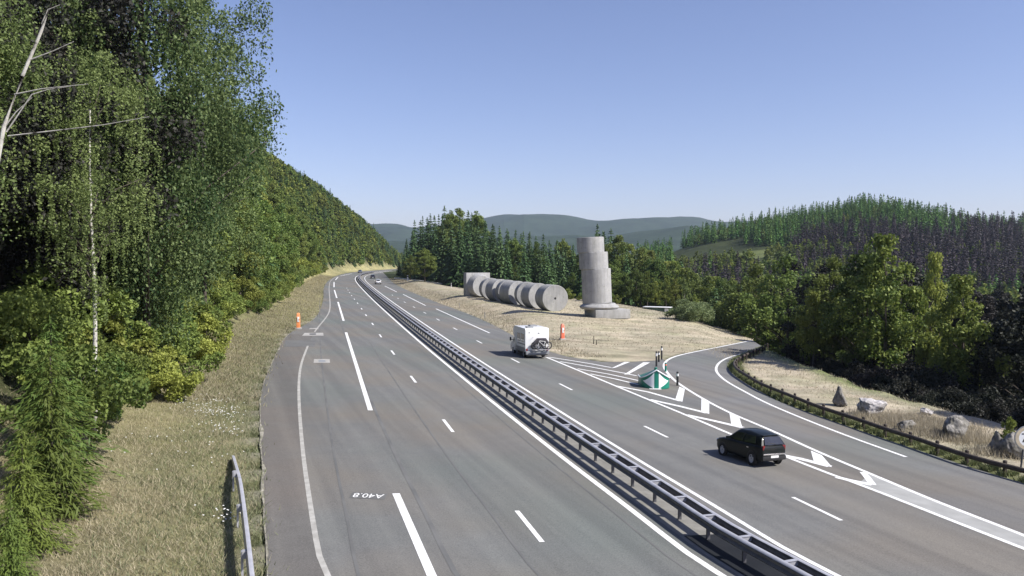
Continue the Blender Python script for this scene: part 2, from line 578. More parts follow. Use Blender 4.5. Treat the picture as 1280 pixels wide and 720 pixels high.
def T(X, Y):
    X = np.asarray(X, float); Y = np.asarray(Y, float)
    shp = X.shape
    X = X.ravel(); Y = Y.ravel()
    z = -TILT * np.clip(X, -80, 80)
    Yc = np.maximum(Y, 1.0)
    px = 640 + F * X / Yc
    # ---- left bank and hillside
    d, s = dist_poly(X, Y, EDGE_X)
    dl = np.where(s < 0, d, 0.0)
    # lay-by level by the emergency post, gentle bank, then the steep wooded side
    bank = .10 * np.clip(dl - 1.0, 0, 6) + .05 * np.sin(X * .7) * np.sin(Y * .5) * sstep(1, 4, dl)
    hill = np.interp(Y, [0, 180, 300, 420], [.60, .85, 1.6, 1.9]) * np.clip(dl - 6.5, 0, 140)
    lim = np.interp(Y, [0, 120, 300, 480, 620, 800, 1200], [54, 60, 110, 110, 90, 30, 8])
    hill = lim * (1 - np.exp(-hill / lim))
    fade = 1 - sstep(470, 535, np.where(Y > 60, px, 0))
    skyl = np.interp(px, [250, 300, 330, 400, 450, 490, 520], [-100, 130, 192, 234, 271, 302, 316])
    room = CH + (327.6 - skyl) / F * Yc - 8.5 - z - bank
    hill = np.where((Y > 120) & (dl > 6.5), np.minimum(hill, np.maximum(room, .15 * np.clip(dl - 6.5, 0, 20))), hill)
    z += bank + hill * fade
    # ---- meadow between the carriageway and the slip road
    ins = inside(X, Y, meadow_poly)
    dm, _ = dist_poly(X, Y, np.vstack([meadow_poly, meadow_poly[:1]]))
    up = 1.25 * sstep(.4, 7, dm) * sstep(84, 120, Y)
    z += np.where(ins, up + .06 * np.sin(X * .9 + Y * .3) * sstep(1, 5, dm), 0)
    # ---- ground beyond the meadow falls away to the right
    df, sf = dist_poly(X, Y, FARMEADOW)
    beyond = (sf < 0) & ~ins & (Y > 70) & (px > 500)
    drop = np.clip((df - 1.5) * .10, 0, 5) * sstep(600, 820, px)
    # ---- right-hand strip and the slope under the trees
    ds, ss = dist_poly(X, Y, STRIP)
    dr, sr = dist_poly(X, Y, RAMPEDGE)
    rightside = (ss > 0) & (Y < 400)
    drop2 = np.clip(ds * .38, 0, 7.5)
    z -= np.where(rightside & ~ins & (X > 0), np.maximum(drop2, np.where(beyond, drop, 0)), np.where(beyond, drop, 0))
    instrip = (sr > 0) & (ss <= 0) & (X > 0) & (Y < 110)
    z += np.where(instrip, .12 * sstep(.3, 2.5, dr) + .10 * np.sin(X * 1.3) * np.cos(Y * .9) * sstep(1.5, 4, dr), 0)
    # ---- right-hand hill
    D0 = 640.0
    top = CH + (327.6 - _sky(px)) / F * D0 - 11.0
    w = sstep(230, D0, Y) * sstep(690, 800, px)
    top = np.maximum(top, -8)
    back = np.clip((Y - D0) / 900, 0, 1)
    zh = (top + 6) * w * (1 - .5 * back)
    zh += 2.5 * np.sin(X * .021 + 1) * np.sin(Y * .017) * sstep(260, 420, Y) * sstep(700, 850, px)
    z += np.where(X > 0, zh, 0)
    # ---- far country
    z -= 6 * sstep(500, 900, Y) * (1 - sstep(1500, 3000, Y))
    topf = np.interp(px, [-400,300,470,500,520,560,610,630,655,690,735,760,800,850,872,900,960,1100,1700],
                     [300,292,288,284,286,282,272,268,266.5,271,276,275.5,274,270,271,279,288,290,285])
    topn = np.interp(px, [-400,470,520,600,660,720,760,800,860,900,1700], [318,306,303,298,292,290,294,289,283,290,300])
    far = (CH + (327.6 - topf) / F * 4200) * sstep(2700, 4200, Y) * (1 - .6 * sstep(4300, 6000, Y))
    near = (CH + (327.6 - topn) / F * 2300) * sstep(1500, 2300, Y) * (1 - sstep(2350, 2900, Y))
    wob = 12 * np.sin(X * .006 + Y * .003) + 8 * np.sin(X * .013 - Y * .007 + 2)
    z += np.maximum(far + wob * sstep(2600, 3500, Y), near)
    return z.reshape(shp)

# pavement outline for keeping the ground under it
road_main = np.vstack([EDGE_X, RIGHTEDGE_X[::-1], line([(708,445.5),(752,452),(789,451.9),(815.6,450.6)]), line(P_GORERIGHT)[7:12][::-1], ])
road_main = np.vstack([EDGE_X, RIGHTEDGE_X[::-1], line([(752,452.3),(789,452.2),(815.6,450.9),(830,449)]), GRIGHT[::-1][np.argmax(GRIGHT[::-1][:, 1] < at(831, 461)[1]):]])
slip_poly = np.vstack([GRIGHT, RAMPEDGE[::-1]])

def onroad(X, Y):
    return inside(X, Y, road_main) | inside(X, Y, slip_poly)

def ground_z(x, y):
    return float(T(np.array([x]), np.array([y]))[0])

def hit(px, py, smin=8, smax=900):
    """where the view through a photo pixel meets the terrain"""
    d = ray(px, py)
    s = np.geomspace(smin, smax, 900)
    X, Y, Z = d[0] * s, d[1] * s, CH + d[2] * s
    g = Z - T(X, Y)
    k = np.argmax(g < 0)
    if g[k] >= 0: k = len(s) - 1
    k = max(k, 1)
    t = g[k - 1] / (g[k - 1] - g[k]) if g[k - 1] != g[k] else 0
    sc = s[k - 1] + (s[k] - s[k - 1]) * np.clip(t, 0, 1)
    x, y = d[0] * sc, d[1] * sc
    return Vector((x, y, ground_z(x, y)))

def axis(a, b, lo, hi, step, grow):
    c = list(np.arange(a, b + step, step))
    s = step
    while c[-1] < hi:
        s *= grow
        c.append(c[-1] + s)
    s = step
    while c[0] > lo:
        s *= grow
        c.insert(0, c[0] - s)
    return np.array(c)

gx = axis(-45, 45, -4500, 5200, .9, 1.045)
gy = axis(4, 130, -25, 6500, .9, 1.03)
GX, GY = np.meshgrid(gx, gy)
GZ = T(GX, GY)
onr = onroad(GX, GY)
GZ = GZ - np.where(onr, .12, .0)
# a rim of cells round the pavement is kept level with it
dE, _ = dist_poly(GX, GY, EDGE_X)
rim = (~onr) & (GY > 170) & (dE < 4)
GZ = np.where(rim, np.minimum(GZ, plane_z(GX) - .03), GZ)
# base colours of the ground by what grows there
dl, sl = dist_poly(GX, GY, EDGE_X)
dl = np.where(sl < 0, dl, 0)
dst, sst = dist_poly(GX, GY, STRIP)
drr, srr = dist_poly(GX, GY, RAMPEDGE)
insm = inside(GX, GY, meadow_poly)
PX = 640 + F * GX / np.maximum(GY, 1)
C = np.zeros(GX.shape + (4,))
C[..., 3] = 1
def paint(mask, c):
    m = np.clip(mask, 0, 1)[..., None]
    C[..., :3] = C[..., :3] * (1 - m) + np.array(c) * m
C[..., :3] = (.055, .068, .032)
paint((sl < 0) * sstep(7, 12, dl), (.05, .055, .028))
verge = (sl < 0) * (1 - sstep(6.5, 10, dl)) * (GX < 0)
paint(verge, (.235, .225, .125))
paint(verge * sstep(1.5, 4.5, dl) * (1 - sstep(24, 45, GY)), (.255, .22, .145))
wv = .5 + .35 * np.sin(GY * .9) * np.sin(GY * .37 + 1) + .25 * np.sin(GY * 2.3)
paint(verge * (1 - sstep(.1 + .3 * wv, .6 + .5 * wv, dl)), (.31, .285, .235))
paint(verge * sstep(100, 150, GY), (.36, .33, .19))
paint(insm * 1.0, (.415, .37, .305))
instrip = ((srr > 0) & (sst <= 0) & (GX > 0) & (GY < 120)).astype(float)
paint(instrip, (.445, .395, .335))
paint(instrip * (1 - sstep(.8, 2.0, drr)), (.20, .21, .11))
gstrip = ((sst <= 0) & (GX > 0) & (srr > 0)).astype(float) * (1 - sstep(.5, 3.0, dst)) * sstep(50, 62, GY)
paint(gstrip * .8, (.13, .18, .06))
paint(((GY > 1400)).astype(float), (.038, .060, .046))
clear = ((PX > 846) & (PX < 985) & (GY > 330) & (GY < 460)).astype(float)
paint(clear * .8, (.16, .19, .08))
nx, ny = len(gx), len(gy)
idx = np.arange(nx * ny).reshape(ny, nx)
faces = np.stack([idx[:-1, :-1], idx[:-1, 1:], idx[1:, 1:], idx[1:, :-1]], -1).reshape(-1, 4)

def ground_material():
    m, nt, out = newmat('ground')
    a = N(nt, 'ShaderNodeAttribute', attribute_name='col')
    tc = N(nt, 'ShaderNodeTexCoord')
    v = tc.outputs['Object']
    c = a.outputs['Color']
    n1 = ramp(nt, noise(nt, v, .35, 6, .65), [(.3, (.68, .72, .66)), (.7, (1.25, 1.2, 1.18))])
    c = mixc(nt, 1.0, c, n1, 'MULTIPLY')
    n2 = ramp(nt, noise(nt, v, 6.0, 5, .7), [(.28, (.62, .62, .6)), (.7, (1.28, 1.28, 1.28))])
    c = mixc(nt, 1.0, c, n2, 'MULTIPLY')
    n3 = ramp(nt, noise(nt, v, .11, 3), [(.5, (0, 0, 0)), (.72, (.5, .5, .5))])
    g = mixc(nt, 1.0, c, (.72, .85, .62), 'MULTIPLY')
    c = mixc(nt, n3, c, g)
    # mown swathes across the dry grass
    mp = N(nt, 'ShaderNodeMapping')
    mp.inputs['Rotation'].default_value = (0, 0, R(14))
    mp.inputs['Scale'].default_value = (.05, .55, 1)
    nt.links.new(v, mp.inputs[0])
    n4 = ramp(nt, noise(nt, mp.outputs[0], 1.0, 4, .6), [(.35, (.82, .80, .78)), (.65, (1.12, 1.12, 1.1))])
    c = mixc(nt, 1.0, c, n4, 'MULTIPLY')
    n5 = ramp(nt, noise(nt, v, .012, 10, .72), [(.36, (.62, .66, .66)), (.64, (1.3, 1.28, 1.2))])
    c = mixc(nt, 1.0, c, n5, 'MULTIPLY')
    # far woods: crown texture
    vo = N(nt, 'ShaderNodeTexVoronoi')
    vo.inputs['Scale'].default_value = .06
    nt.links.new(v, vo.inputs['Vector'])
    p = N(nt, 'ShaderNodeBsdfPrincipled')
    p.inputs['Roughness'].default_value = .95
    p.inputs['Specular IOR Level'].default_value = .1
    nt.links.new(c, p.inputs['Base Color'])
    bn = N(nt, 'ShaderNodeBump')
    bn.inputs['Strength'].default_value = .8
    bn.inputs['Distance'].default_value = .08
    nt.links.new(noise(nt, v, 9, 6, .7), bn.inputs['Height'])
    nt.links.new(bn.outputs[0], p.inputs['Normal'])
    nt.links.new(p.outputs[0], out.inputs[0])
    return m

me = mesh('ground', np.c_[GX.ravel(), GY.ravel(), GZ.ravel()], faces, [ground_material()],
          [('col', 'POINT', 'FLOAT_COLOR', C.reshape(-1, 4))], smooth_shade=True)
struct('ground', me)

# ------------------------------------------------------------------ pavement and paint
def sheet_poly(name, P, dz, mat):
    P = np.asarray(P)
    V = np.c_[P, plane_z(P[:, 0]) + dz]
    from mathutils.geometry import tessellate_polygon
    tris = tessellate_polygon([[Vector((a, b, 0)) for a, b in P]])
    fs = []
    for t in tris:
        a, b, c = [P[i] for i in t]
        cr = (b[0] - a[0]) * (c[1] - a[1]) - (b[1] - a[1]) * (c[0] - a[0])
        fs.append(tuple(t) if cr > 0 else tuple(reversed(t)))
    return struct(name, mesh(name, V, fs, [mat]))

def ribbon_vf(P, w, dz, base=0):
    a, b = offset(P, -w / 2), offset(P, w / 2)
    n = len(P)
    V = np.vstack([np.c_[a, plane_z(a[:, 0]) + dz], np.c_[b, plane_z(b[:, 0]) + dz]])
    i = np.arange(n - 1) + base
    Fc = np.stack([i, i + n, i + n + 1, i + 1], -1)
    return V, Fc

def ribbons(name, lines, w, dz, mat):
    VV, FF, b = [], [], 0
    for k, P in enumerate(lines):
        ww = w[k] if isinstance(w, (list, tuple)) else w
        V, Fc = ribbon_vf(np.asarray(P, float), ww, dz, b)
        VV.append(V); FF.append(Fc); b += len(V)
    return struct(name, mesh(name, np.vstack(VV), np.vstack(FF), [mat]))

def between(name, A, B, n, dz, mat):
    """sheet between two polylines matched by nearest arc fraction"""
    def rs(P):
        s = np.r_[0, np.cumsum(np.linalg.norm(np.diff(P, axis=0), axis=1))]
        t = np.linspace(0, s[-1], n)
        return np.c_[np.interp(t, s, P[:, 0]), np.interp(t, s, P[:, 1])]
    A, B = rs(A), rs(B)
    V = np.vstack([np.c_[A, plane_z(A[:, 0]) + dz], np.c_[B, plane_z(B[:, 0]) + dz]])
    i = np.arange(n - 1)
    return struct(name, mesh(name, V, np.stack([i, i + n, i + n + 1, i + 1], -1), [mat]))

sheet_poly('motorway', road_main, 0.0, M_ASPH)
sheet_poly('slip_road', np.vstack([GRIGHT, RAMPEDGE[::-1], ]), 0.004, M_ASPH2)
# broken edge of the pavement: a low asphalt lip
ribbons('median_strip', [offset(REF, 1.65)], 2.35, .004, M_MEDIAN)
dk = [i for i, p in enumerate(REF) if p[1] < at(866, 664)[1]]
ribbons('median_dark_patch', [offset(REF, 1.5)[dk[0]:dk[-1] + 1]], 1.75, .008, M_MEDDARK)  # dark sheet over the near end of the median floor
# shoulder lane of a browner asphalt
tn = THIN[THIN[:, 1] < 85]
en = EDGE[EDGE[:, 1] < 85]
between('shoulder_strip', en[2:], tn[2:], 60, .003, M_SHOULD)
ribbons('tar_seam', [offset(REF, -7.3)[2:150], offset(REF, -9.9)[2:110], offset(REF, -5.1)[4:60], offset(REF, -.75)[2:200]], [.16, .10, .08, .08], .006, M_SEAM)
ribbons('median_edge_line', [REF_X], .24, .008, M_PAINT)
ribbons('shoulder_thin_line', [THIN[THIN[:, 1] < at(385, 432)[1]], THIN[(THIN[:, 1] > at(392, 415)[1])]], .17, .008, M_OLDPAINT)
r0 = offset(REF_X, 3.35)
ribbons('offside_edge_line', [r0], .2, .008, M_PAINT)

def along(P, pxa, pxb):
    """piece of polyline P between the points nearest to two photo pixels"""
    a, b = at(*pxa), at(*pxb)
    i = np.argmin(np.linalg.norm(P - a, axis=1))
    j = np.argmin(np.linalg.norm(P - b, axis=1))
    return P[min(i, j):max(i, j) + 1]

def seg(a, b, n=4):
    A, B = at(*a), at(*b)
    return np.linspace(A, B, n)

sh = [[(552,748),(495,617)], [(463,513),(432.5,415.5)], [(429.5,401),(422.5,377.5)], [(421,372.5),(418,362.5)], [(417.5,359),(417.6,352.5)], [(419.3,350),(422.5,346.3)], [(425.5,345),(440,342)]]
ribbons('shoulder_edge_dash', [seg(*k) for k in sh], .27, .008, M_PAINT)
ld = [(661,657),(560,532),(516.5,474),(491,440.7),(475.5,419.8),(465.8,405),(457.5,394),(452,386),(447,379),(443,374),(439.5,369.5),(437,365.8),(435,362.6),(433.6,360)]
cen = np.array([at(*c) for c in ld])
tg = tangents(cen)
ribbons('lane_dash', [np.array([c - t * 1.55, c + t * 1.55]) for c, t in zip(cen, tg)], .17, .008, M_PAINT)
rdp = [(1020,635.5),(819.5,539.5),(707,483.5),(644,450.8),(599,427.4),(569,411),(547.5,399.5),(531,391),(517.5,384),(506,377.8),(497.5,373),(490.5,369)]
cen = np.array([at(*c) for c in rdp])
tg = tangents(cen)
ribbons('offside_lane_dash', [np.array([c - t * 1.4, c + t * 1.4]) for c, t in zip(cen, tg)], .17, .008, M_PAINT)
re_ = [[(612,416.3),(545,386)], [(532,382),(504,368)], [(496,365),(481,357.5)], [(476.5,355.3),(472,352.5)]]
ribbons('nearside_edge_dash', [seg(*k) for k in re_], .24, .008, M_PAINT)
ribbons('gore_left_line', [GLEFT], .24, .008, M_PAINT)
ribbons('gore_right_line', [GRIGHT], .24, .008, M_PAINT)
ribbons('slip_edge_line', [RAMPLINE], .22, .010, M_PAINT)
# hatching of the gore
def quadpx(*p):
    P = line(p)
    return P
gl = [[(686,446.5),(708,449.8),(740,455),(764,459.5)], [(700,452),(740,459),(780,466.5),(796,469.8)], [(722,461),(760,467.5),(799,476)],
      [(738,467.5),(770,474),(799,481)], [(770,482.5),(810,490),(851,501.5)], [(812,499.5),(850,508),(884,516.5)], [(858,518.7),(892,526),(928,534.5)], [(979,569.3),(1000,573.5),(1037,583)]]
ribbons('hatch_line', [line(k) for k in gl], [.26, .26, .26, .26, .34, .40, .44, .46], .0085, M_PAINT)
blocks = [[(764,460.5),(769.5,459.6),(787.5,452.6),(781,452.4)], [(780,468.3),(785.5,468),(812.5,453.2),(804,453)],
          [(844,500),(853,502.3),(856,486.5),(849.3,483.4)], [(876.5,514.5),(886.5,517.6),(886.5,503.5),(876.8,498.7)],
          [(914.5,532.5),(928,535),(924,521.5),(911.8,516.8)], [(1018,579.5),(1040,584),(1027,569),(1013.5,563.5)], [(1045,596.5),(1090,606.5),(1078,590)]]
hb = [sheet_poly('hatch_block', line(b), .0095, M_PAINT) for b in blocks[:6]]
wedge = np.vstack([along(GLEFT, (1046,596.3), (1330,705))[::-1], along(GRIGHT, (1086,591.5), (1330,690))])
wl = along(GLEFT, (1075,606), (1330,705))
wr = along(GRIGHT, (1086,591.5), (1330,690))
between('painted_wedge', wr, wl, 30, .007, M_GREYPAINT)
ribbons('wedge_point_line', [line([(1046,596.5),(1062,600.5),(1090,606)]), line([(1079,590.5),(1085,598),(1091,606)])], [.4, .3], .0092, M_PAINT)

# road number painted for oncoming traffic, on worn black ground
def text_mesh(name, txt, size, mat, ext=0.0):
    cu = bpy.data.curves.new(name, 'FONT')
    cu.body = txt
    cu.size = size
    cu.extrude = ext
    cu.align_x = 'CENTER'
    cu.align_y = 'CENTER'
    cu.resolution_u = 3
    o = bpy.data.objects.new(name, cu)
    COL.objects.link(o)
    bpy.context.view_layer.update()
    dg = bpy.context.evaluated_depsgraph_get()
    me = bpy.data.meshes.new_from_object(o.evaluated_get(dg))
    bpy.data.objects.remove(o)
    me.materials.clear()
    me.materials.append(mat)
    return me
cxy = at(460.5, 620)
ro = math.pi
rn = text_mesh('road_number', 'A40.8', 1.0, M_PAINT)
co = np.array([v.co[:] for v in rn.vertices])
co -= (co.max(0) + co.min(0)) / 2
ext = co.max(0) - co.min(0)
co = np.c_[co[:, 0] / ext[0] * 1.08, co[:, 1] / ext[1] * .50, co[:, 2] * 0]
rn.vertices.foreach_set('co', co.astype(np.float32).ravel())
e = struct('road_number', rn)
e.location = (cxy[0], cxy[1], plane_z(cxy[0]) + .013)
e.rotation_euler = (0, -math.atan(TILT), math.pi)
ribbons('road_number_backing', [np.linspace(cxy - np.array([.63, 0]), cxy + np.array([.63, 0]), 3)], .70, .008, M_SEAM)

# drain covers and patched cuts in the shoulder
def patch(name, pts, dz, mat):
    return sheet_poly(name, line(pts), dz, mat)
patch('drain_apron', [(377.5,419.8),(404.5,419.6),(404,416),(381,416.2)], .009, M_CONC)
patch('drain_slot', [(386.8,418.4),(395.3,418.3),(395,417),(387,417.1)], .013, M_BLACKP)
patch('cable_cover', [(392,453.6),(412.5,453.6),(412,449),(392.5,449)], .009, M_CONC)
patch('cable_cover_lid', [(398,452.5),(407,452.4),(406.5,450.2),(398,450.2)], .012, M_GREYP)
patch('trench_patch', [(354,433.5),(393,433.5),(395,425.5),(357,425.5)], .007, M_SEAM)
patch('kerb_stone', [(386,411.5),(398,411.3),(397.5,410),(388,410.2)], .009, M_CONC)
# spilt gravel along the pavement edge
ge = EDGE[(EDGE[:, 1] < 110)]
gn = np.array([mn2.noise(Vector((a * .55, b * .55, 3.1))) + .6 * mn2.noise(Vector((a * 1.9, b * 1.9, .3))) for a, b in ge])
go_ = np.array([mn2.noise(Vector((a * .8, b * .8, 9.1))) for a, b in ge])
tt_ = tangents(ge); nn_ = np.c_[tt_[:, 1], -tt_[:, 0]]
in_ = ge + nn_ * (-.06 + .5 * np.clip(gn - .22, 0, 1))[:, None]
ou_ = ge - nn_ * (.03 + .14 * np.clip(go_ + .1, 0, 1))[:, None]
nG = len(ge)
VG = np.vstack([np.c_[ou_, np.maximum(T(ou_[:, 0], ou_[:, 1]), plane_z(ou_[:, 0])) + .012], np.c_[ge, plane_z(ge[:, 0]) + .016], np.c_[in_, plane_z(in_[:, 0]) + .007]])
iG = np.arange(nG - 1)
FG = np.vstack([np.stack([iG, iG + nG, iG + nG + 1, iG + 1], -1), np.stack([iG + nG, iG + 2 * nG, iG + 2 * nG + 1, iG + nG + 1], -1)])
struct('gravel_edge', mesh('gravel_edge', VG, FG, [M_GRAVEL]))
from mathutils import noise as mnoise
# ------------------------------------------------------------------ crash barriers
def sweep(path3, prof, mat, name, parent, closed=True):
    """path3: (n,3); prof: list of (lateral to the right, up)"""
    P = np.asarray(path3)
    t = tangents(P[:, :2])
    n, k = len(P), len(prof)
    V = np.zeros((n, k, 3))
    for j, (a, b) in enumerate(prof):
        V[:, j, 0] = P[:, 0] + t[:, 1] * a
        V[:, j, 1] = P[:, 1] - t[:, 0] * a
        V[:, j, 2] = P[:, 2] + b
    i = np.arange(n - 1)
    FF = []
    for j in range(k if closed else k - 1):
        j2 = (j + 1) % k
        FF.append(np.stack([i * k + j, i * k + j2, (i + 1) * k + j2, (i + 1) * k + j], -1))
    me = mesh(name, V.reshape(-1, 3), np.vstack(FF), [mat])
    bm = bmesh.new(); bm.from_mesh(me)
    bmesh.ops.recalc_face_normals(bm, faces=bm.faces)
    for f in bm.faces: f.smooth = True
    for e in bm.edges:
        if len(e.link_faces) == 2 and e.calc_face_angle(0) > R(50): e.smooth = False
    bm.to_mesh(me); bm.free()
    o = link(name, me, parent)
    o.location = -np.array(parent.location)
    return o

def by_step(P, step, start=0.0):
    s = np.r_[0, np.cumsum(np.linalg.norm(np.diff(P, axis=0), axis=1))]
    t = np.arange(start, s[-1], step)
    tx = np.c_[np.interp(t, s, P[:, 0]), np.interp(t, s, P[:, 1])]
    tt = tangents(P)
    return tx, np.c_[np.interp(t, s, tt[:, 0]), np.interp(t, s, tt[:, 1])]

def wbeam(side=1, top=.80):
    """corrugated steel beam section, its face towards side"""
    pr = [(0, 0), (.06, .03), (.08, .07), (.05, .11), (.01, .14), (.01, .17), (.05, .20), (.08, .24), (.07, .28), (.03, .31)]
    outer = [(side * a, top - .31 + b) for a, b in pr]
    inner = [(side * (min(a, .03) - .07), b) for (a, _), (_, b) in zip(pr, outer)]
    return outer + inner[::-1]

zz = lambda P, up=0.0: np.c_[P, plane_z(P[:, 0]) + up]
mr = thing('crash_barrier', 'long double sided steel crash barrier standing on the median between the carriageways', 'crash barrier', (float(REF[8][0]), float(REF[8][1]), float(plane_z(REF[8][0]))))
med = REF[REF[:, 1] < 400]
fr, bk = offset(med, 1.0), offset(med, 1.56)
sweep(zz(fr), wbeam(-1), M_BEAMSHADE, 'beam', mr)
sweep(zz(bk), wbeam(1), M_BEAMSHADE, 'beam', mr)
highlight_ = lambda s_: [(s_ * .085, .775), (s_ * .06, .81), (s_ * -.03, .822), (s_ * -.075, .81), (s_ * -.075, .795), (s_ * .0, .79)]
sweep(zz(fr), highlight_(-1), M_GALV, 'beam_highlight', mr)  # bright strip added as the lit highlight along the beam tops
sweep(zz(bk), highlight_(1), M_GALV, 'beam_highlight', mr)
pmb = MB().box((0, 0, .37), (.055, .12, .76)); post0 = None
pp, pt = by_step(offset(med, 1.28), 2.0, .6)
post_me = sp_me = None
far_posts = MB()
for i, (p, t) in enumerate(zip(pp, pt)):
    z = float(plane_z(p[0])); an = math.atan2(t[1], t[0])
    L = Vector((p[0], p[1], z)) - mr.location
    if i < 48:
        if post_me is None:
            o = pmb.build('post', M_GALVD, mr); post_me = o.data
            s = MB().box((0, 0, .70), (.08, .56, .14)).box((0, 0, .79), (.12, .62, .02)).build('spacer', M_GALV, mr); sp_me = s.data
        else:
            o = link('post', post_me, mr); s = link('spacer', sp_me, mr)
        for q in (o, s):
            q.location = L; q.rotation_euler = (0, 0, an)
    else:
        far_posts.box(L + Vector((0, 0, .37)), (.055, .12, .76), an)
        far_posts.box(L + Vector((0, 0, .73)), (.10, .56, .14), an)
fp = far_posts.build('post_row', M_GALVD, mr); tag(fp, kind='stuff')

# short steel barrier in the grass on the left
lp = np.array([at(319, 760, .9), at(315, 720, .9), at(309.5, 670, .9), at(304, 625, .9), at(298, 588, .8), at(291, 562, .5)])
lp = smooth(extend(lp, 6, 0), .8, 3)
lz = T(lp[:, 0], lp[:, 1])
lr = thing('verge_barrier', 'short steel guard rail sinking into the grass of the left verge', 'guard rail', (lp[0][0], lp[0][1], lz[0]))
dropz = np.interp(np.arange(len(lp)), [0, len(lp) * .72, len(lp) - 1], [0, 0, -.55])
sweep(np.c_[lp, lz + dropz], wbeam(1), M_GALV, 'beam', lr)
q1, t1 = by_step(lp, 4.0, 2.0)
pm = None
for p, t in zip(q1[:-1], t1[:-1]):
    an = math.atan2(t[1], t[0])
    L = Vector((p[0], p[1], ground_z(*p))) - lr.location
    b = MB().box((0, .16, .33), (.12, .06, .80)).build('post', M_GALV, lr)
    s = MB().box((0, .08, .64), (.16, .16, .20)).build('spacer', M_GALV, lr)
    for q in (b, s): q.location = L; q.rotation_euler = (0, 0, an)

# timber guard rail on the right of the slip road
wz = T(WOODRAIL[:, 0], WOODRAIL[:, 1])
wz = np.convolve(np.pad(wz, 3, mode='edge'), np.ones(7) / 7, 'valid')
wr_ = thing('timber_guardrail', 'dark round timber guard rail curving along the right edge of the slip road', 'guard rail', (WOODRAIL[5][0], WOODRAIL[5][1], wz[5]))
circ = [(.12 * math.cos(a), .50 + .12 * math.sin(a)) for a in np.linspace(0, 2 * math.pi, 9)[:-1]]
sweep(np.c_[WOODRAIL, wz], circ, M_WOOD, 'log_rail', wr_)
wp, wt = by_step(WOODRAIL, 2.0, .7)
pm = None
for p, t in zip(wp, wt):
    an = math.atan2(t[1], t[0])
    L = Vector((p[0] + t[1] * .16, p[1] - t[0] * .16, ground_z(*p))) - wr_.location
    if pm is None:
        o = MB().tube([(0, 0, -.1), (0, 0, .68), (0, 0, .71)], [.09, .09, .06], 8).build('post', M_WOOD, wr_); pm = o.data
    else:
        o = link('post', pm, wr_)
    o.location = L; o.rotation_euler = (0, 0, an)

# pale barrier where the meadow meets the far bend
fb = smooth(line([(493,349.5),(505,350.8),(530,354),(552,357.2)]), 2.0)
fz = T(fb[:, 0], fb[:, 1])
fb_ = thing('far_barrier', 'pale low guard rail at the far end of the dry meadow below the dark firs', 'guard rail', (fb[0][0], fb[0][1], fz[0]))
sweep(np.c_[fb, fz], [(-.12, .35), (.12, .35), (.12, .85), (-.12, .85)], M_WHITEP, 'beam', fb_)
for p, t in zip(*by_step(fb, 8.0, 1.0)):
    o = MB().box((0, 0, .25), (.15, .15, .9)).build('post', M_GREYP, fb_)
    o.location = Vector((p[0], p[1], ground_z(*p))) - fb_.location

# ------------------------------------------------------------------ roadside furniture
def sos_post(label, px, py, mat, rz, h):
    p = hit(px, py)
    t = thing('emergency_phone_post', label, 'emergency phone', p, rz, 'roadside emergency phones')
    k = h / 2.0
    MB().box((0, 0, .06), (.75 * k, .6 * k, .16)).build('base', M_CONC, t, .02)
    MB().box((0, 0, .88 * k), (.46 * k, .40 * k, 1.55 * k), taper=.9).build('body', mat, t, .04)
    MB().box((0, 0, 1.79 * k), (.42 * k, .36 * k, .27 * k), taper=.7).build('cap', mat, t, .05)
    d = MB().box((0, -.225 * k, 1.15 * k), (.24 * k, .03, .62 * k)).build('door', M_WHITEP, t, .01)
    MB().box((.1 * k, -.25 * k, 1.12 * k), (.05, .03, .14)).build('handle', M_BLACKP, d)
    return t
sos_post('orange emergency phone post with a pale cap in the lay-by on the left verge', 373, 411, M_ORANGE, R(12), 1.85)
sos_post('red orange emergency phone post on the dry meadow behind the white camper van', 703, 424.5, M_REDOR, R(20), 1.85)

def delineator(label, px, py, h=1.0, mat=M_WHITEP, band=M_BLACKP, r=.07, p=None):
    p = p if p is not None else hit(px, py)
    t = thing('marker_post', label, 'marker post', p, 0, 'roadside marker posts')
    MB().tube([(0, 0, -.05), (0, 0, h * .96), (0, 0, h)], [r, r * .95, r * .5], 10).build('shaft', mat, t)
    MB().lathe([(r * 1.06, h * .68), (r * 1.06, h * .86)], 10, cap=False).build('reflective_band', band, t)
    return t
delineator('white marker post nearest the stone column end of the far pale barrier', 564, 359.5, 1.2)
delineator('stout white marker post at the foot of the bushy tree by the far bend', 509.5, 351.5, 1.9, r=.22)
for px, py, h, lab in ((820.5, 458, 1.35, 'dark marker post with white band left behind the green nose beacon'),
                       (827, 449.5, 1.3, 'dark marker post farthest behind the green nose beacon at the meadow edge'),
                       (823.5, 452.5, 1.0, 'pale marker post between the two dark posts behind the nose beacon'),
                       (832, 464.5, .75, 'short teal marker post close to the right flank of the nose beacon'),
                       (846.8, 482, 1.05, 'dark marker post on the slip road line right of the nose beacon')):
    g = at(px, py)
    dark = 'dark' in lab
    delineator(lab, 0, 0, h, M_GREEN if 'teal' in lab else (M_BLACKP if dark else M_WHITEP), M_WHITEP if dark else M_REDOR, .085, Vector((g[0], g[1], float(plane_z(g[0])))))

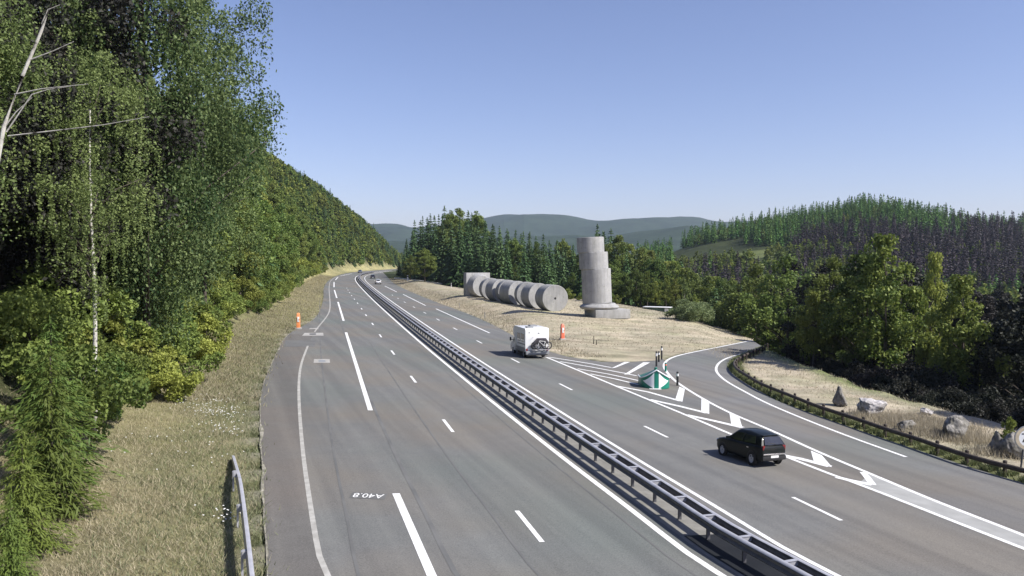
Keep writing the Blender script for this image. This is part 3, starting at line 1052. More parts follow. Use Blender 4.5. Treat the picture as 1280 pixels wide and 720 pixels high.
# green and white nose beacon in the gore
g = at(821.5, 486.5)
nb = thing('nose_beacon', 'green traffic island nose beacon with two white triangles in the striped gore', 'nose beacon', (g[0], g[1] + 1.05, float(plane_z(g[0]))), R(-3))
nb.scale = (1.06, 1.06, 1.06)
def nose_ring(r, z, n=24):
    out = []
    for k in range(n + 1):
        a = math.pi + math.pi * k / n
        out.append((r * math.cos(a), r * math.sin(a) * 1.02, z))
    return out
def nose_top(x, rr=.98):
    return 1.28 - .62 * abs(x) / rr
n = 24
lo = nose_ring(1.0, 0.0, n)
hi = [(x * .97, y * .97, nose_top(x)) for x, y, z in nose_ring(1.0, 0, n)]
V = lo + hi + [(-1.0, 1.3, 0), (1.0, 1.3, 0), (-.97, 1.3, .60), (.97, 1.3, .60), (0, 1.3, .95), (0, -.30, 1.30)]
m1 = n + 1
Fs = [(i, i + 1, m1 + i + 1, m1 + i) for i in range(n)]
b = 2 * m1
Fs += [(b, 0, m1, b + 2), (n, b + 1, b + 3, m1 + n), (b + 1, b, b + 2, b + 4, b + 3)]
Fs += [(m1 + i, m1 + i + 1, b + 5) for i in range(n)] + [(m1, b + 5, b + 4, b + 2), (b + 5, m1 + n, b + 3, b + 4)]
Fs += [tuple(reversed(range(m1))) + (b, b + 1)]
sh_ = MB().add(V, Fs).build('shell', M_GREEN, nb, smooth_angle=50)
# white edging along the top rim
rim = [(x * 1.0, y * 1.0, nose_top(x) + .02) for x, y, z in nose_ring(1.0, 0, n)]
MB().tube([(-.99, 1.3, .63)] + rim + [(.99, 1.3, .63)], .045, 6).build('rim', M_WHITE2, nb)
def on_nose(a, z, o=.012):
    """a: angle from straight ahead; shell leans from radius 1.0 to .97"""
    x = math.sin(a)
    top = nose_top(x)
    r = 1.0 - .03 * z / top + o
    return (r * math.sin(a), -r * math.cos(a) * 1.02, z)
for sgn in (-1, 1):
    V, Fs = [], []
    K = 10
    for i in range(K + 1):
        u = i / K
        a = sgn * (R(9) + u * R(52))
        mid = .52
        topz = (nose_top(math.sin(a)) - .06) * (1 - u) + mid * u
        botz = .04 * (1 - u) + mid * u
        V += [on_nose(a, botz), on_nose(a, topz)]
    Fs = [(2 * i, 2 * i + 2, 2 * i + 3, 2 * i + 1) for i in range(K)]
    MB().add(V, Fs, True).build('white_triangle', M_WHITE2, nb)
MB().box((-.1, -1.12, .03), (.8, .22, .06)).build('foot_plate', M_WHITEP, nb, .01)
MB().tube([(0, -.55, 1.25), (0, -.55, 1.42)], .10, 8).build('lifting_eye', M_GREEN, nb)

# speed limit sign
p = hit(1275, 591)
sg = thing('speed_sign', 'round speed limit sign reading 70 on a thin post beside the timber guard rail', 'speed sign', (p.x, p.y, p.z), R(-4))
zc = 1.32
MB().tube([(0, 0, -.1), (.13, .03, zc - .2), (.2, .03, zc + .45)], .032, 8).build('pole', M_GALVD, sg)
rotx = Matrix.Translation((.24, -.02, zc)) @ Matrix.Rotation(R(90), 4, 'X')
MB().lathe([(.47, -.02), (.475, 0), (.47, .012)], 40, rotx).build('sign_plate', M_GREYP, sg)
MB().lathe([(.44, .0125), (.44, .016), (.32, .016), (.32, .0125)], 40, rotx, False).build('ring', M_TAN, sg)
MB().lathe([(.318, .0125), (.318, .0155)], 40, rotx).build('white_face', M_WHITE2, sg)
o = link('numerals', text_mesh('numerals', '70', .50, M_BLACKP), sg)
o.matrix_local = rotx @ Matrix.Translation((0, -.01, .019))
sg.scale = (1.28, 1.28, 1.22)

# ------------------------------------------------------------------ the broken column
p = hit(752, 396)
p.z = ground_z(p.x, p.y) - .1
col = thing('broken_column', 'tall leaning broken column of grey drums on a square slab in the dry meadow', 'column', p, 0)
K = p.y / F     # metres per photo pixel here
sl = MB().box((0.6 * 1, 0, .62), (5.3, 4.9, 1.30), R(14)).build('base_slab', M_STONE, col, .06)
sl.location = (.2, 0, 0)
def torus_prof(r, z0, z1, n=7):
    h = (z1 - z0) / 2
    return [(r + h * math.sin(math.pi * k / (n - 1)) * 1.0, z0 + (z1 - z0) * k / (n - 1)) for k in range(n)]
bx = -.35
MB().lathe(torus_prof(2.55, 1.25, 1.90), 48, Matrix.Translation((bx, 0, 0))).lathe([(2.5, 1.90), (2.3, 2.13)], 48, Matrix.Translation((bx, 0, 0))).build('base_moulding', M_STONE, col)
lean = Matrix.Rotation(R(-2.4), 4, 'Y')
drums = [(2.12, 2.14, 5.0, -.75), (7.08, 2.10, 2.45, -1.25), (9.49, 1.98, 2.2, -1.72)]
for z0, r, hgt, xo in drums:
    Mx = Matrix.Translation((xo + .1, 0, z0)) @ lean
    MB().lathe([(r - .05, 0), (r, .05), (r, hgt - .05), (r - .05, hgt)], 56, Mx).build('drum', M_STONE, col, smooth_angle=25)

# fallen drums
A, B = hit(694, 389), hit(600, 371.5)
ax = (B - A).normalized()
yaw0 = math.atan2(ax.y, ax.x)
Ltot = (B - A).length
rd_ = 2.12
ts = [0.0, .165, .295, .42, .545, .655, .80]
yaw = [R(-4), R(6), R(-12), R(10), R(-9), R(12), R(-8)]
ln = [3.9, 2.9, 2.9, 3.4, 2.9, 2.6, 3.0]
labs = ['nearest of the fallen column drums with its round face fully lit', 'second of the fallen drums partly hidden behind the nearest one', 'third fallen drum in the row lying in the dry meadow',
        'fourth fallen drum turned slightly aside showing its dark flank', 'fifth fallen drum in the row before the far block', 'sixth fallen drum close to the square capital', 'farthest fallen drum lying against the square capital']
for t, yw, l, lab in zip(ts, yaw, ln, labs):
    c = A + (B - A) * t
    c.z = ground_z(c.x, c.y) + rd_ - .12
    Mx = Matrix.Rotation(R(90), 4, 'Y')
    o = MB().lathe([(.18, .0), (rd_ - .06, 0), (rd_, .06), (rd_, l - .06), (rd_ - .06, l), (.1, l)], 56, Mx, False).build('stone_drum', M_STONE, smooth_angle=25)
    MBc = MB().lathe([(.185, .05), (.12, .06)], 16, Mx).build('dowel_hole', M_BLACKP, o)
    o.location = c
    o.rotation_euler = (0, 0, yaw0 + yw)
    tag(o, lab, 'stone drum', 'fallen drums of the toppled column')
c = A + (B - A) * .985
c.z = ground_z(c.x, c.y) - .1
cp = thing('stone_capital', 'square stone capital block lying at the far end of the fallen drums', 'stone capital', c, yaw0 + R(8))
MB().box((1.9, 0, 2.5), (1.4, 5.3, 5.1)).build('abacus', M_STONE, cp, .06)
MB().lathe([(2.05, -.6), (2.1, -.2), (2.5, .9), (2.5, 1.17)], 48, Matrix.Translation((0, 0, 2.4)) @ Matrix.Rotation(R(90), 4, 'Y')).build('echinus', M_STONE, cp, smooth_angle=30)

# ------------------------------------------------------------------ vehicles
def wheel(parent, x, y, r=.31, w=.2, side=1, name='wheel'):
    Mx = Matrix.Rotation(R(90), 4, 'Y')
    o = MB().lathe([(r * .66, -w / 2), (r * .93, -w / 2), (r, -w * .32), (r, w * .32), (r * .93, w / 2), (r * .66, w / 2)], 28, Mx, False).build('wheel', M_RUBBER, parent)
    o.location = (x, y, r)
    rim_ = MB().lathe([(r * .67, -w * .40), (r * .67, w * .40), (r * .60, w * .43), (r * .5, w * .30), (.05, w * .34), (.04, w * .40)], 28, Mx, False)
    if side < 0:
        Mx2 = Matrix.Rotation(R(-90), 4, 'Y')
        rim_ = MB().lathe([(r * .67, -w * .40), (r * .67, w * .40), (r * .60, w * .43), (r * .5, w * .30), (.05, w * .34), (.04, w * .40)], 28, Mx2, False)
    Rm = Matrix.Rotation(R(90 if side > 0 else -90), 4, 'Y')
    for k in range(5):
        a = 2 * math.pi * k / 5
        rim_.box((r * .36, 0, w * .37), (r * .52, .06, .02), M=Rm @ Matrix.Rotation(a, 4, 'Z'))
    rim_.build('rim', M_GALV, o)
    return o

def loft(stations, mat, name, parent, bevel=0.0):
    """stations: list of rings (same length) of (x,y,z); ring runs left sill -> over -> right sill"""
    mb = MB()
    k = len(stations[0])
    V = [p for s in stations for p in s]
    Fs = []
    for i in range(len(stations) - 1):
        for j in range(k):
            j2 = (j + 1) % k
            Fs.append((i * k + j, i * k + j2, (i + 1) * k + j2, (i + 1) * k + j))
    Fs.append(tuple(range(k)))
    Fs.append(tuple(reversed(range((len(stations) - 1) * k, len(stations) * k))))
    mb.add(V, Fs, True)
    return mb.build(name, mat, parent, bevel, smooth_angle=32)

def patch3(parent, name, mat, quad, off=.006, thick=.004):
    """glass pane on four points (given counter-clockwise from outside), lifted off the body"""
    q = [Vector(p) for p in quad]
    nrm = (q[1] - q[0]).cross(q[-1] - q[0]).normalized()
    V = [p + nrm * (off - .02) for p in q] + [p + nrm * off for p in q]
    k = len(q)
    Fs = [tuple(range(k, 2 * k)), tuple(reversed(range(k)))] + [(i, (i + 1) % k, k + (i + 1) % k, k + i) for i in range(k)]
    return MB().add(V, Fs).build(name, mat, parent)

def hatchback(label, paint, loc, rz, sc=1.0, detail=True, group=None):
    t = thing('hatchback_car', label, 'car', loc, rz, group)
    t.scale = (sc, sc, sc)
    st = []
    ys =  [-2.00, -1.96, -1.82, -1.35, -.70, .10, .80, 1.30, 1.75, 1.96, 2.02]
    hw =  [.66, .76, .83, .865, .87, .87, .87, .86, .82, .72, .60]
    zb =  [.42, .30, .25, .22, .20, .20, .20, .20, .22, .26, .34]
    zs =  [.86, .95, .98, .98, .96, .94, .93, .91, .82, .72, .60]
    for y, w, b, s in zip(ys, hw, zb, zs):
        m = (b + s) / 2
        st.append([(-w * .86, y, b), (-w * .98, y, b + .10), (-w, y, m), (-w * .985, y, s - .06), (-w * .90, y, s), (0, y, s + .015),
                   (w * .90, y, s), (w * .985, y, s - .06), (w, y, m), (w * .98, y, b + .10), (w * .86, y, b), (0, y, b)])
    body = loft(st, paint, 'body', t, .03)
    cab = []
    cy_ = [-1.93, -1.66, -1.50, -.6, .1, .30, 1.02]
    cz = [.98, 1.38, 1.44, 1.52, 1.50, 1.44, .93]
    cw = [.70, .575, .57, .60, .59, .58, .66]
    for y, z, w in zip(cy_, cz, cw):
        base = .96 if y < .5 else .91
        bw = .79
        f = (z - base) / .5
        cab.append([(-bw, y, base - .05), (-(bw * (1 - f) + w * f) - .01, y, base + (z - base) * .86), (-w * .86, y, z), (0, y, z + .02),
                    (w * .86, y, z), ((bw * (1 - f) + w * f) + .01, y, base + (z - base) * .86), (bw, y, base - .05)])
    cabin = loft(cab, paint, 'cabin', t, .05)
    # glazing
    for s in (-1, 1):
        def w2(y, z, x):
            return (s * x, y, z)
        q1 = [w2(-.42, 1.00, .805), w2(.72, .98, .805), w2(.24, 1.33, .665), w2(-.42, 1.38, .665)]
        q2 = [w2(-1.45, 1.04, .80), w2(-.50, 1.00, .805), w2(-.50, 1.38, .665), w2(-1.28, 1.36, .655)]
        for q in (q1, q2):
            patch3(t, 'window', M_GLASS, q if s > 0 else q[::-1], .012)
        mb = MB().box((s * .97, .66, 1.02), (.20, .12, .13)).build('mirror', paint, t, .03)
        for yy in (-.46,):
            MB().box((s * .872, yy - .45, .80), (.02, .18, .03)).build('door_handle', M_CHROME, t)
        wheel(t, s * .79, -1.25, .31, .2, s)
        wheel(t, s * .79, 1.24, .31, .2, s)
        for yy in (-1.25, 1.24):
            MB().lathe([(.36, -.01), (.38, .012), (.30, .012)], 24, Matrix.Translation((s * .862, yy, .33)) @ Matrix.Rotation(R(90 * s), 4, 'Y'), False).build('wheel_arch', M_BLACKP, t)
        MB().box((s * .665, -1.93, .90), (.16, .10, .20), rz=s * -.35).build('taillight', M_RED, t, .02)
        MB().box((s * .62, 1.93, .66), (.26, .12, .14), rz=s * .4).build('headlight', M_CHROME, t, .02)
    patch3(t, 'rear_window', M_GLASS, [(-.60, -1.94, 1.03), (.60, -1.94, 1.03), (.49, -1.715, 1.37), (-.49, -1.715, 1.37)], .02)
    patch3(t, 'windscreen', M_GLASS, [(.62, 1.0, .98), (-.62, 1.0, .98), (-.50, .37, 1.38), (.50, .37, 1.38)], .02)
    MB().box((0, -2.0, .60), (1.42, .08, .07)).build('bumper_strip', M_CHROME, t, .015)
    MB().box((0, -2.0, .42), (1.5, .10, .20)).build('bumper', M_BLACKP, t, .03)
    MB().box((0, -2.048, .49), (.50, .02, .11)).build('number_plate', M_WHITEP, t)
    MB().box((0, -1.63, 1.435), (1.04, .16, .035)).build('spoiler', paint, t, .012)
    MB().box((0, -1.985, .80), (.10, .02, .10)).build('badge', M_CHROME, t, .01)
    MB().tube([(.1, -1.955, 1.06), (-.35, -1.90, 1.13)], .012, 6).build('rear_wiper', M_BLACKP, t)
    return t

g1, g2_ = at(940, 582), at(900.6, 568)
hd = math.atan2(-(g2_ - g1)[0], (g2_ - g1)[1])
sc_ = .90
dirv = np.array([-math.sin(hd), math.cos(hd)]); rt = np.array([dirv[1], -dirv[0]])
cc = g1 + rt * .80 * sc_ + dirv * 1.25 * .78
hb_ = hatchback('dark hatchback with a chromed rear bumper strip driving past the gore hatching', M_CAR, (cc[0], cc[1], float(plane_z(cc[0])) + .008), hd, sc_)
hb_.rotation_euler = (0, math.atan(TILT), hd)
hb_.scale = (.90, .78, .95)
M_CARW = plain('white_car_paint', (.7, .7, .7), .3, coat=.8, var=.04)
M_CARB = plain('black_car_paint', (.02, .02, .024), .3, coat=.8)
M_CARG = plain('grey_car_paint', (.10, .11, .13), .3, coat=.8)
def road_heading(px, py, flip=False):
    p = at(px, py)
    i = np.argmin(np.linalg.norm(REF - p, axis=1))
    t = tangents(REF)[i]
    return math.atan2(-t[0], t[1]) + (math.pi if flip else 0)
for px, py, mt, lab, flip in ((472.5, 355.2, M_CARW, 'small white car far off on the right carriageway before the bend', False),
                        (466, 348.3, M_CARB, 'black car far off just ahead of the white car on the right carriageway', False),
                        (450, 341.3, M_CARG, 'tiny grey car coming round the bend on the left carriageway', True)):
    p = at(px, py)
    hatchback(lab, mt, (p[0], p[1], float(plane_z(p[0])) + .008), road_heading(px, py, flip), 1.0, group='cars far off at the bend')

# camper van
gL = at(657, 448.3)
hd = R(17)
dirv = np.array([-math.sin(hd), math.cos(hd)]); rt = np.array([dirv[1], -dirv[0]])
W, LB = 2.25, 3.5
cc = gL + rt * (W / 2) + dirv * .1
cv = thing('camper_van', 'white camper van with two covered bicycles on its rear rack', 'camper van', (cc[0], cc[1], float(plane_z(cc[0])) + .008), hd)
prof = [(0.0, .62), (0.0, 2.62), (.12, 2.74), (3.2, 2.78), (3.55, 2.70), (3.75, 2.40), (3.75, 1.95), (3.25, 1.72), (3.25, .45), (2.95, .45), (2.9, .62)]
Mx = Matrix(((0, 1, 0, 0), (1, 0, 0, 0), (0, 0, 1, 0), (0, 0, 0, 1)))
MB().prism(prof, -W / 2, W / 2, Mx).build('living_body', M_WHITE, cv, .05)
cabp = [(3.26, .40), (3.26, 1.80), (3.95, 1.78), (4.45, 1.22), (5.05, 1.05), (5.18, .80), (5.18, .40)]
MB().prism(cabp, -.96, .96, Mx).build('cab', M_WHITE, cv, .06)
patch3(cv, 'windscreen', M_GLASS, [(.82, 4.42, 1.27), (-.82, 4.42, 1.27), (-.78, 3.99, 1.74), (.78, 3.99, 1.74)], .02)
for s in (-1, 1):
    q = [(s * .96, 3.4, 1.18), (s * .96, 4.35, 1.18), (s * .96, 3.95, 1.68), (s * .96, 3.4, 1.68)]
    patch3(cv, 'cab_window', M_GLASS, q if s > 0 else q[::-1], .012)
    for y0, y1, z0, z1 in ((.35, 1.25, 1.5, 2.2), (1.55, 2.35, 1.5, 2.2)):
        q = [(s * W / 2, y0, z0), (s * W / 2, y1, z0), (s * W / 2, y1, z1), (s * W / 2, y0, z1)]
        w = patch3(cv, 'side_window', M_GLASS, q if s > 0 else q[::-1], .02)
    MB().box((s * (W / 2 + .003), 1.5, .80), (.02, 2.95, .40)).build('side_shade_panel', M_GREYP, cv)  # grey panel added to carry the shade of the van's side
    MB().box((s * (W / 2 + .003), 2.75, 1.45), (.02, .62, 1.5)).build('door', M_WHITEP, cv, .005)
    MB().box((s * (W / 2 + .003), 1.2, 1.28), (.02, 2.2, .10)).build('side_stripe', M_GREYP, cv)
    wheel(cv, s * .90, .95, .34, .22, s)
    wheel(cv, s * .86, 4.25, .34, .22, s)
    a = MB().tube([(s * .98, 4.05, 1.35), (s * 1.22, 4.1, 1.42)], .03, 6).build('mirror_arm', M_BLACKP, cv)
    MB().box((s * 1.26, 4.12, 1.46), (.14, .10, .34)).build('mirror', M_BLACKP, cv, .03)
    MB().box((s * .98, -.02, .78), (.16, .05, .30)).build('taillight', M_RED, cv, .01)
MB().box((0, -.06, .55), (W * .98, .22, .34)).build('bumper', M_GREYP, cv, .05)
MB().box((0, .25, .40), (1.9, .8, .22)).build('chassis', M_BLACKP, cv)
MB().box((0, 2.6, .42), (1.7, 4.2, .2)).build('underbody', M_BLACKP, cv)
MB().box((-.45, .9, 2.80), (.6, .6, .10)).build('roof_vent', M_GREYP, cv, .03)
MB().box((.35, 2.3, 2.82), (.7, .7, .10)).build('roof_vent', M_GREYP, cv, .03)
MB().box((-.75, -.003, 2.35), (.12, .03, .05)).build('marker_lamp', M_BLACKP, cv)
MB().box((.15, -.01, 2.30), (.14, .04, .05)).build('marker_lamp', M_BLACKP, cv)
MB().box((.5, -.10, .47), (.46, .02, .12)).build('number_plate', M_WHITEP, cv)
rk = MB()
for s in (-.45, .95):
    rk.tube([(s, -.02, .85), (s, -.45, .80), (s, -.45, .86)], .025, 6)
    rk.tube([(s, -.02, 1.9), (s, -.25, 1.95)], .02, 6)
rk.box((.25, -.25, .83), (1.7, .10, .03)).box((.25, -.43, .83), (1.7, .10, .03))
rk.build('bicycle_rack', M_GALV, cv)
# dark cover drawn over the upper part of the bicycles
cvr = [(-.72, 1.06), (-.30, 1.62), (-.08, 1.86), (.72, 1.86), (.92, 1.62), (.98, 1.30), (.55, 1.36), (.1, 1.2)]
MB().prism(cvr, -.34, -.12).build('bicycle_cover', M_CLOTH, cv, .03)
def bicycle(label, y, x0, flip):
    t = thing('bicycle', label, 'bicycle', (0, 0, 0), 0, 'bicycles on the camper rack')
    m = Matrix.Translation(cv.location) @ Matrix.Rotation(hd, 4, 'Z')
    t.location = m @ Vector((x0, y, .86))
    t.rotation_euler = (0, 0, hd + (math.pi if flip else 0))
    for x in (-.5, .5):
        Mw = Matrix.Translation((x, 0, .34)) @ Matrix.Rotation(R(90), 4, 'X')
        w = MB().lathe([(.27, -.03), (.34, -.025), (.355, 0), (.34, .025), (.27, .03), (.26, 0), (.27, -.03)], 28, Mw, False).build('wheel', M_RUBBER, t)
        sp = MB()
        for k in range(8):
            a = math.pi * k / 8
            sp.tube([(x - .28 * math.cos(a), 0, .34 - .28 * math.sin(a)), (x + .28 * math.cos(a), 0, .34 + .28 * math.sin(a))], .006, 4)
        sp.build('spokes', M_GALV, w)
    fr_ = MB()
    for a, b in (((-.5, .34), (-.08, .32)), ((-.08, .32), (-.2, .75)), ((-.5, .34), (-.18, .68)), ((-.08, .32), (.36, .72)), ((-.19, .7), (.34, .78)), ((.36, .72), (.5, .34))):
        fr_.tube([(a[0], 0, a[1]), (b[0], 0, b[1])], .02, 6)
    fr_.build('frame', M_WHITEP if flip else M_GREYP, t)
    MB().box((-.22, 0, .83), (.24, .10, .05)).build('saddle', M_BLACKP, t, .02)
    MB().tube([(.36, -.22, .95), (.34, 0, .88), (.36, .22, .95)], .016, 6).build('handlebar', M_BLACKP, t)
    return t
bicycle('bicycle with a pale frame on the outer side of the camper van rack', -.44, .42, True)
bicycle('bicycle with a grey frame on the inner side of the camper van rack', -.25, .18, False)

# ------------------------------------------------------------------ rocks, stakes, huts
def rock(name, label, px, py, dims, mat, seed, sharp=.3, group='boulders in the dry strip'):
    rr = np.random.default_rng(seed)
    bm = bmesh.new()
    bmesh.ops.create_icosphere(bm, subdivisions=5, radius=1)
    cuts = [(Vector(rr.normal(size=3)).normalized(), rr.uniform(.45, .8)) for _ in range(16)]
    for v in bm.verts:
        c = v.co.copy()
        for nrm, d in cuts:
            k = c.dot(nrm) - d
            if k > 0: c -= nrm * k * .95
        q = c + Vector((seed * 3.1, seed * 1.7, 0))
        c += v.co.normalized() * (.16 * mnoise.noise(q * 1.6) + .10 * mnoise.noise(q * 3.7) + .05 * mnoise.noise(q * 8.5) + .03 * mnoise.noise(q * 17))
        if sharp > .5: 
            f = 1 - .62 * max(0, (c.z + .2))
            c.x *= max(.25, f); c.y *= max(.3, f)
        v.co = Vector((c.x * dims[0], c.y * dims[1], (c.z + .55) * dims[2]))
    me = bpy.data.meshes.new(name)
    for f in bm.faces: f.smooth = True
    for e in bm.edges:
        if len(e.link_faces) == 2 and e.calc_face_angle(0) > R(28): e.smooth = False
    bm.to_mesh(me); bm.free()
    me.materials.append(mat)
    o = link(name, me)
    p = hit(px, py)
    o.location = p - Vector((0, 0, .05))
    o.rotation_euler = (0, 0, rr.uniform(0, 6))
    return tag(o, label, 'boulder', group)
rock('boulder', 'upright pointed dark boulder behind the timber guard rail', 1049, 507, (.72, .6, 1.05), M_ROCK, 3, .8)
rock('boulder', 'large pale boulder right of the pointed stone', 1087, 520, (1.35, 1.0, .85), M_ROCKP, 5)
rock('boulder', 'low dark boulder half hidden in tall dry grass', 1132, 537, (.7, .6, .42), M_ROCK, 9)
rock('boulder', 'mottled grey boulder behind the tall grass left of the young tree', 1193, 549, (.95, .8, .95), M_ROCK, 12)
rock('boulder', 'small pale boulder at the rear edge of the strip in front of the dark trees', 1158, 518, (.55, .5, .38), M_ROCKP, 14)
rock('boulder', 'square grey boulder left of the foot of the young tree', 1246, 566, (.55, .6, .72), M_ROCK, 21)
rock('boulder', 'dark blocky boulder under the young tree beside the speed sign', 1262, 570, (.8, .7, .8), M_ROCK, 25)
for px, py, h in ((742, 430, .9), (745.5, 431, .55)):
    t = hit(px, py)
    o = MB().tube([(0, 0, -.1), (.03, .02, h)], [.07, .035], 6).build('wooden_stake', M_WOOD)
    o.location = t
    tag(o, 'taller of two short dark stakes in the meadow beyond the hatched gore' if h > .7 else 'shorter of two dark stakes in the meadow beyond the hatched gore', 'stake')
# delineating stakes along the foot of the bank
for k, (px, py, l) in enumerate(((653, 420, 'thin grey stake on the bank just left of the camper van roof'), (606, 398.5, 'thin grey stake on the dry bank below the fallen drums'), (574, 385.5, 'thin grey stake on the dry bank below the square capital'))):
    o = MB().tube([(0, 0, -.1), (0, 0, 1.0)], .045, 6).build('bank_stake', M_GREYP)
    o.location = hit(px, py)
    tag(o, l, 'stake')
# sheds among the trees
p = hit(828, 391)
sd = thing('low_shed', 'low dark green shed with a pale roof at the far edge of the meadow', 'shed', (p.x + 1, p.y + 10, ground_z(p.x + 1, p.y + 10) - .5), R(-22))
sd.scale = (.75, .75, .62)
MB().box((0, 0, 1.0), (6.2, 2.6, 2.2)).build('wall', plain('shed_green', (.04, .07, .05), .7), sd, .02)
MB().prism([(-3.3, 2.05), (3.3, 2.05), (3.3, 2.18), (-3.3, 2.24)], -1.6, 1.6).build('roof', M_WHITEP, sd, .02)
MB().box((2.4, -1.32, 1.05), (.9, .04, 1.6)).build('door', M_WHITEP, sd)
p = hit(910, 408)
sd = thing('white_hut', 'small white walled hut half hidden by the dark trees near the slip road', 'hut', (p.x + 1.5, p.y + 10, ground_z(p.x + 1.5, p.y + 10)), R(-12))
MB().box((0, 0, 1.2), (3.6, 3.0, 2.6)).build('wall', M_WHITEP, sd, .02)
MB().prism([(-2.1, 2.5), (2.1, 2.5), (0, 3.5)], -1.8, 1.8).build('roof', plain('slate', (.08, .08, .09), .7), sd, .02)
MB().box((.9, -1.52, .95), (.8, .04, 1.9)).build('door', M_WOOD, sd)
MB().box((-.8, -1.52, 1.5), (.8, .04, .8)).build('window', M_GLASS, sd)
# ------------------------------------------------------------------ vegetation
def cards(P, size, up=.4, aspect=.55, rg=rng, nrm=None):
    """rhombic leaf cards at points P"""
    n = len(P)
    if nrm is None:
        nrm = rg.normal(size=(n, 3)); nrm[:, 2] += up
    nrm /= np.linalg.norm(nrm, axis=1)[:, None] + 1e-9
    a = rg.normal(size=(n, 3))
    a -= nrm * (a * nrm).sum(1)[:, None]
    a /= np.linalg.norm(a, axis=1)[:, None] + 1e-9
    b = np.cross(nrm, a)
    s = np.broadcast_to(size, (n,))[:, None]
    V = np.stack([P + a * s, P + b * s * aspect, P - a * s, P - b * s * aspect], 1).reshape(-1, 3)
    return V, np.arange(4 * n).reshape(n, 4)

def limb_tubes(segs):
    mb = MB()
    for pts, r in segs:
        mb.tube(pts, r, 6)
    return mb

def crown_mesh(name, P, size, mat, tint, up=.4, aspect=.55, rg=rng):
    V, Fc = cards(P, size, up, aspect, rg)
    return mesh(name, V, Fc, [mat], [('tint', 'FACE', 'FLOAT', tint)])

def broadleaf(h, r, nl, leaf, mat, seed, base=.18, droop=0.0, clumps=46, bark=None, flat=1.0, cr=1.0, girth=1.0, limbs=None):
    """returns (crown mesh, trunk mesh) of a tree h metres tall"""
    rg = np.random.default_rng(seed)
    cz0, cz1 = h * base, h
    C_, Rr = [], []
    while len(C_) < clumps:
        u = rg.uniform(-1, 1, 3)
        if np.linalg.norm(u) > 1: continue
        if np.linalg.norm(u) < .35 and rg.random() < .7: continue
        zf = (u[2] + 1) / 2
        env = (.62 + .5 * math.sin(math.pi * min(1, .12 + zf * .95)) - .38 * zf) * (1 + .22 * math.sin(3 * math.atan2(u[1], u[0]) + seed))
        C_.append((u[0] * r * env, u[1] * r * env, cz0 + (cz1 - cz0) * (.08 + .86 * zf)))
        Rr.append(rg.uniform(.16, .34) * r * cr * (1.1 - .5 * zf))
    C_ = np.array(C_); Rr = np.array(Rr)
    w = Rr ** 2; w /= w.sum()
    k = rg.choice(clumps, nl, p=w)
    d = rg.normal(size=(nl, 3)); d /= np.linalg.norm(d, axis=1)[:, None]
    rad = Rr[k] * rg.uniform(.35, 1.12, nl) ** .6
    P = C_[k] + d * rad[:, None] * np.array([1, 1, .72 * flat])
    if droop:
        st = rg.random(nl) < .62
        hang = rg.uniform(0, 1, nl) ** 1.2 * droop
        grid = .5
        # leaves gather on hanging strands
        Q = np.round(P[:, :2] / grid) * grid + rg.normal(scale=.06, size=(nl, 2))
        P[st, :2] = Q[st]
        P[st, 2] -= hang[st]
    P[:, 2] *= h / np.quantile(P[:, 2], .997)
    P[:, 2] = np.maximum(P[:, 2], .15)
    tint = np.clip(.5 + .28 * rg.normal(size=nl) + .22 * (rg.random(clumps)[k] - .5) * 2, 0, 1)
    sz = leaf * rg.uniform(.6, 1.25, nl)
    cm = crown_mesh('crown', P, sz, mat, tint, .5, .6, rg)
    # trunk with limbs to some clumps
    segs = []
    top = h * .8
    tr = [Vector((.05 * math.sin(i * 1.3 + seed) * h * .06, .05 * math.cos(i * 1.7 + seed) * h * .06, top * i / 6 - .3 * (i == 0))) for i in range(7)]
    r0 = (h * .013 + .03) * girth
    segs.append((tr, [r0 * (1.25 if i == 0 else 1 - .8 * i / 6) for i in range(7)]))
    for j in rg.permutation(clumps)[:16]:
        c = Vector(C_[j])
        zz_ = max(h * .12, min(top * .92, c.z - math.hypot(c.x, c.y) * .8))
        s = tr[0].lerp(tr[6], zz_ / top); s.z = zz_
        mid = s.lerp(c, .5) + Vector((0, 0, .06 * h * .3))
        segs.append(([s, mid, c], [r0 * .30, r0 * .18, r0 * .06]))
    mb = limb_tubes(segs)
    nt_ = 6 * 6 + 2
    tm = bpy.data.meshes.new('trunk')
    tm.from_pydata(mb.v, [], mb.f)
    tm.polygons.foreach_set('use_smooth', np.ones(len(tm.polygons), bool))
    tm.materials.append(bark or M_BARK)
    if bark:
        tm.materials.append(M_BARK)
        tm.polygons.foreach_set('material_index', np.r_[np.zeros(nt_), np.ones(len(tm.polygons) - nt_)].astype(np.int32))
    return cm, tm

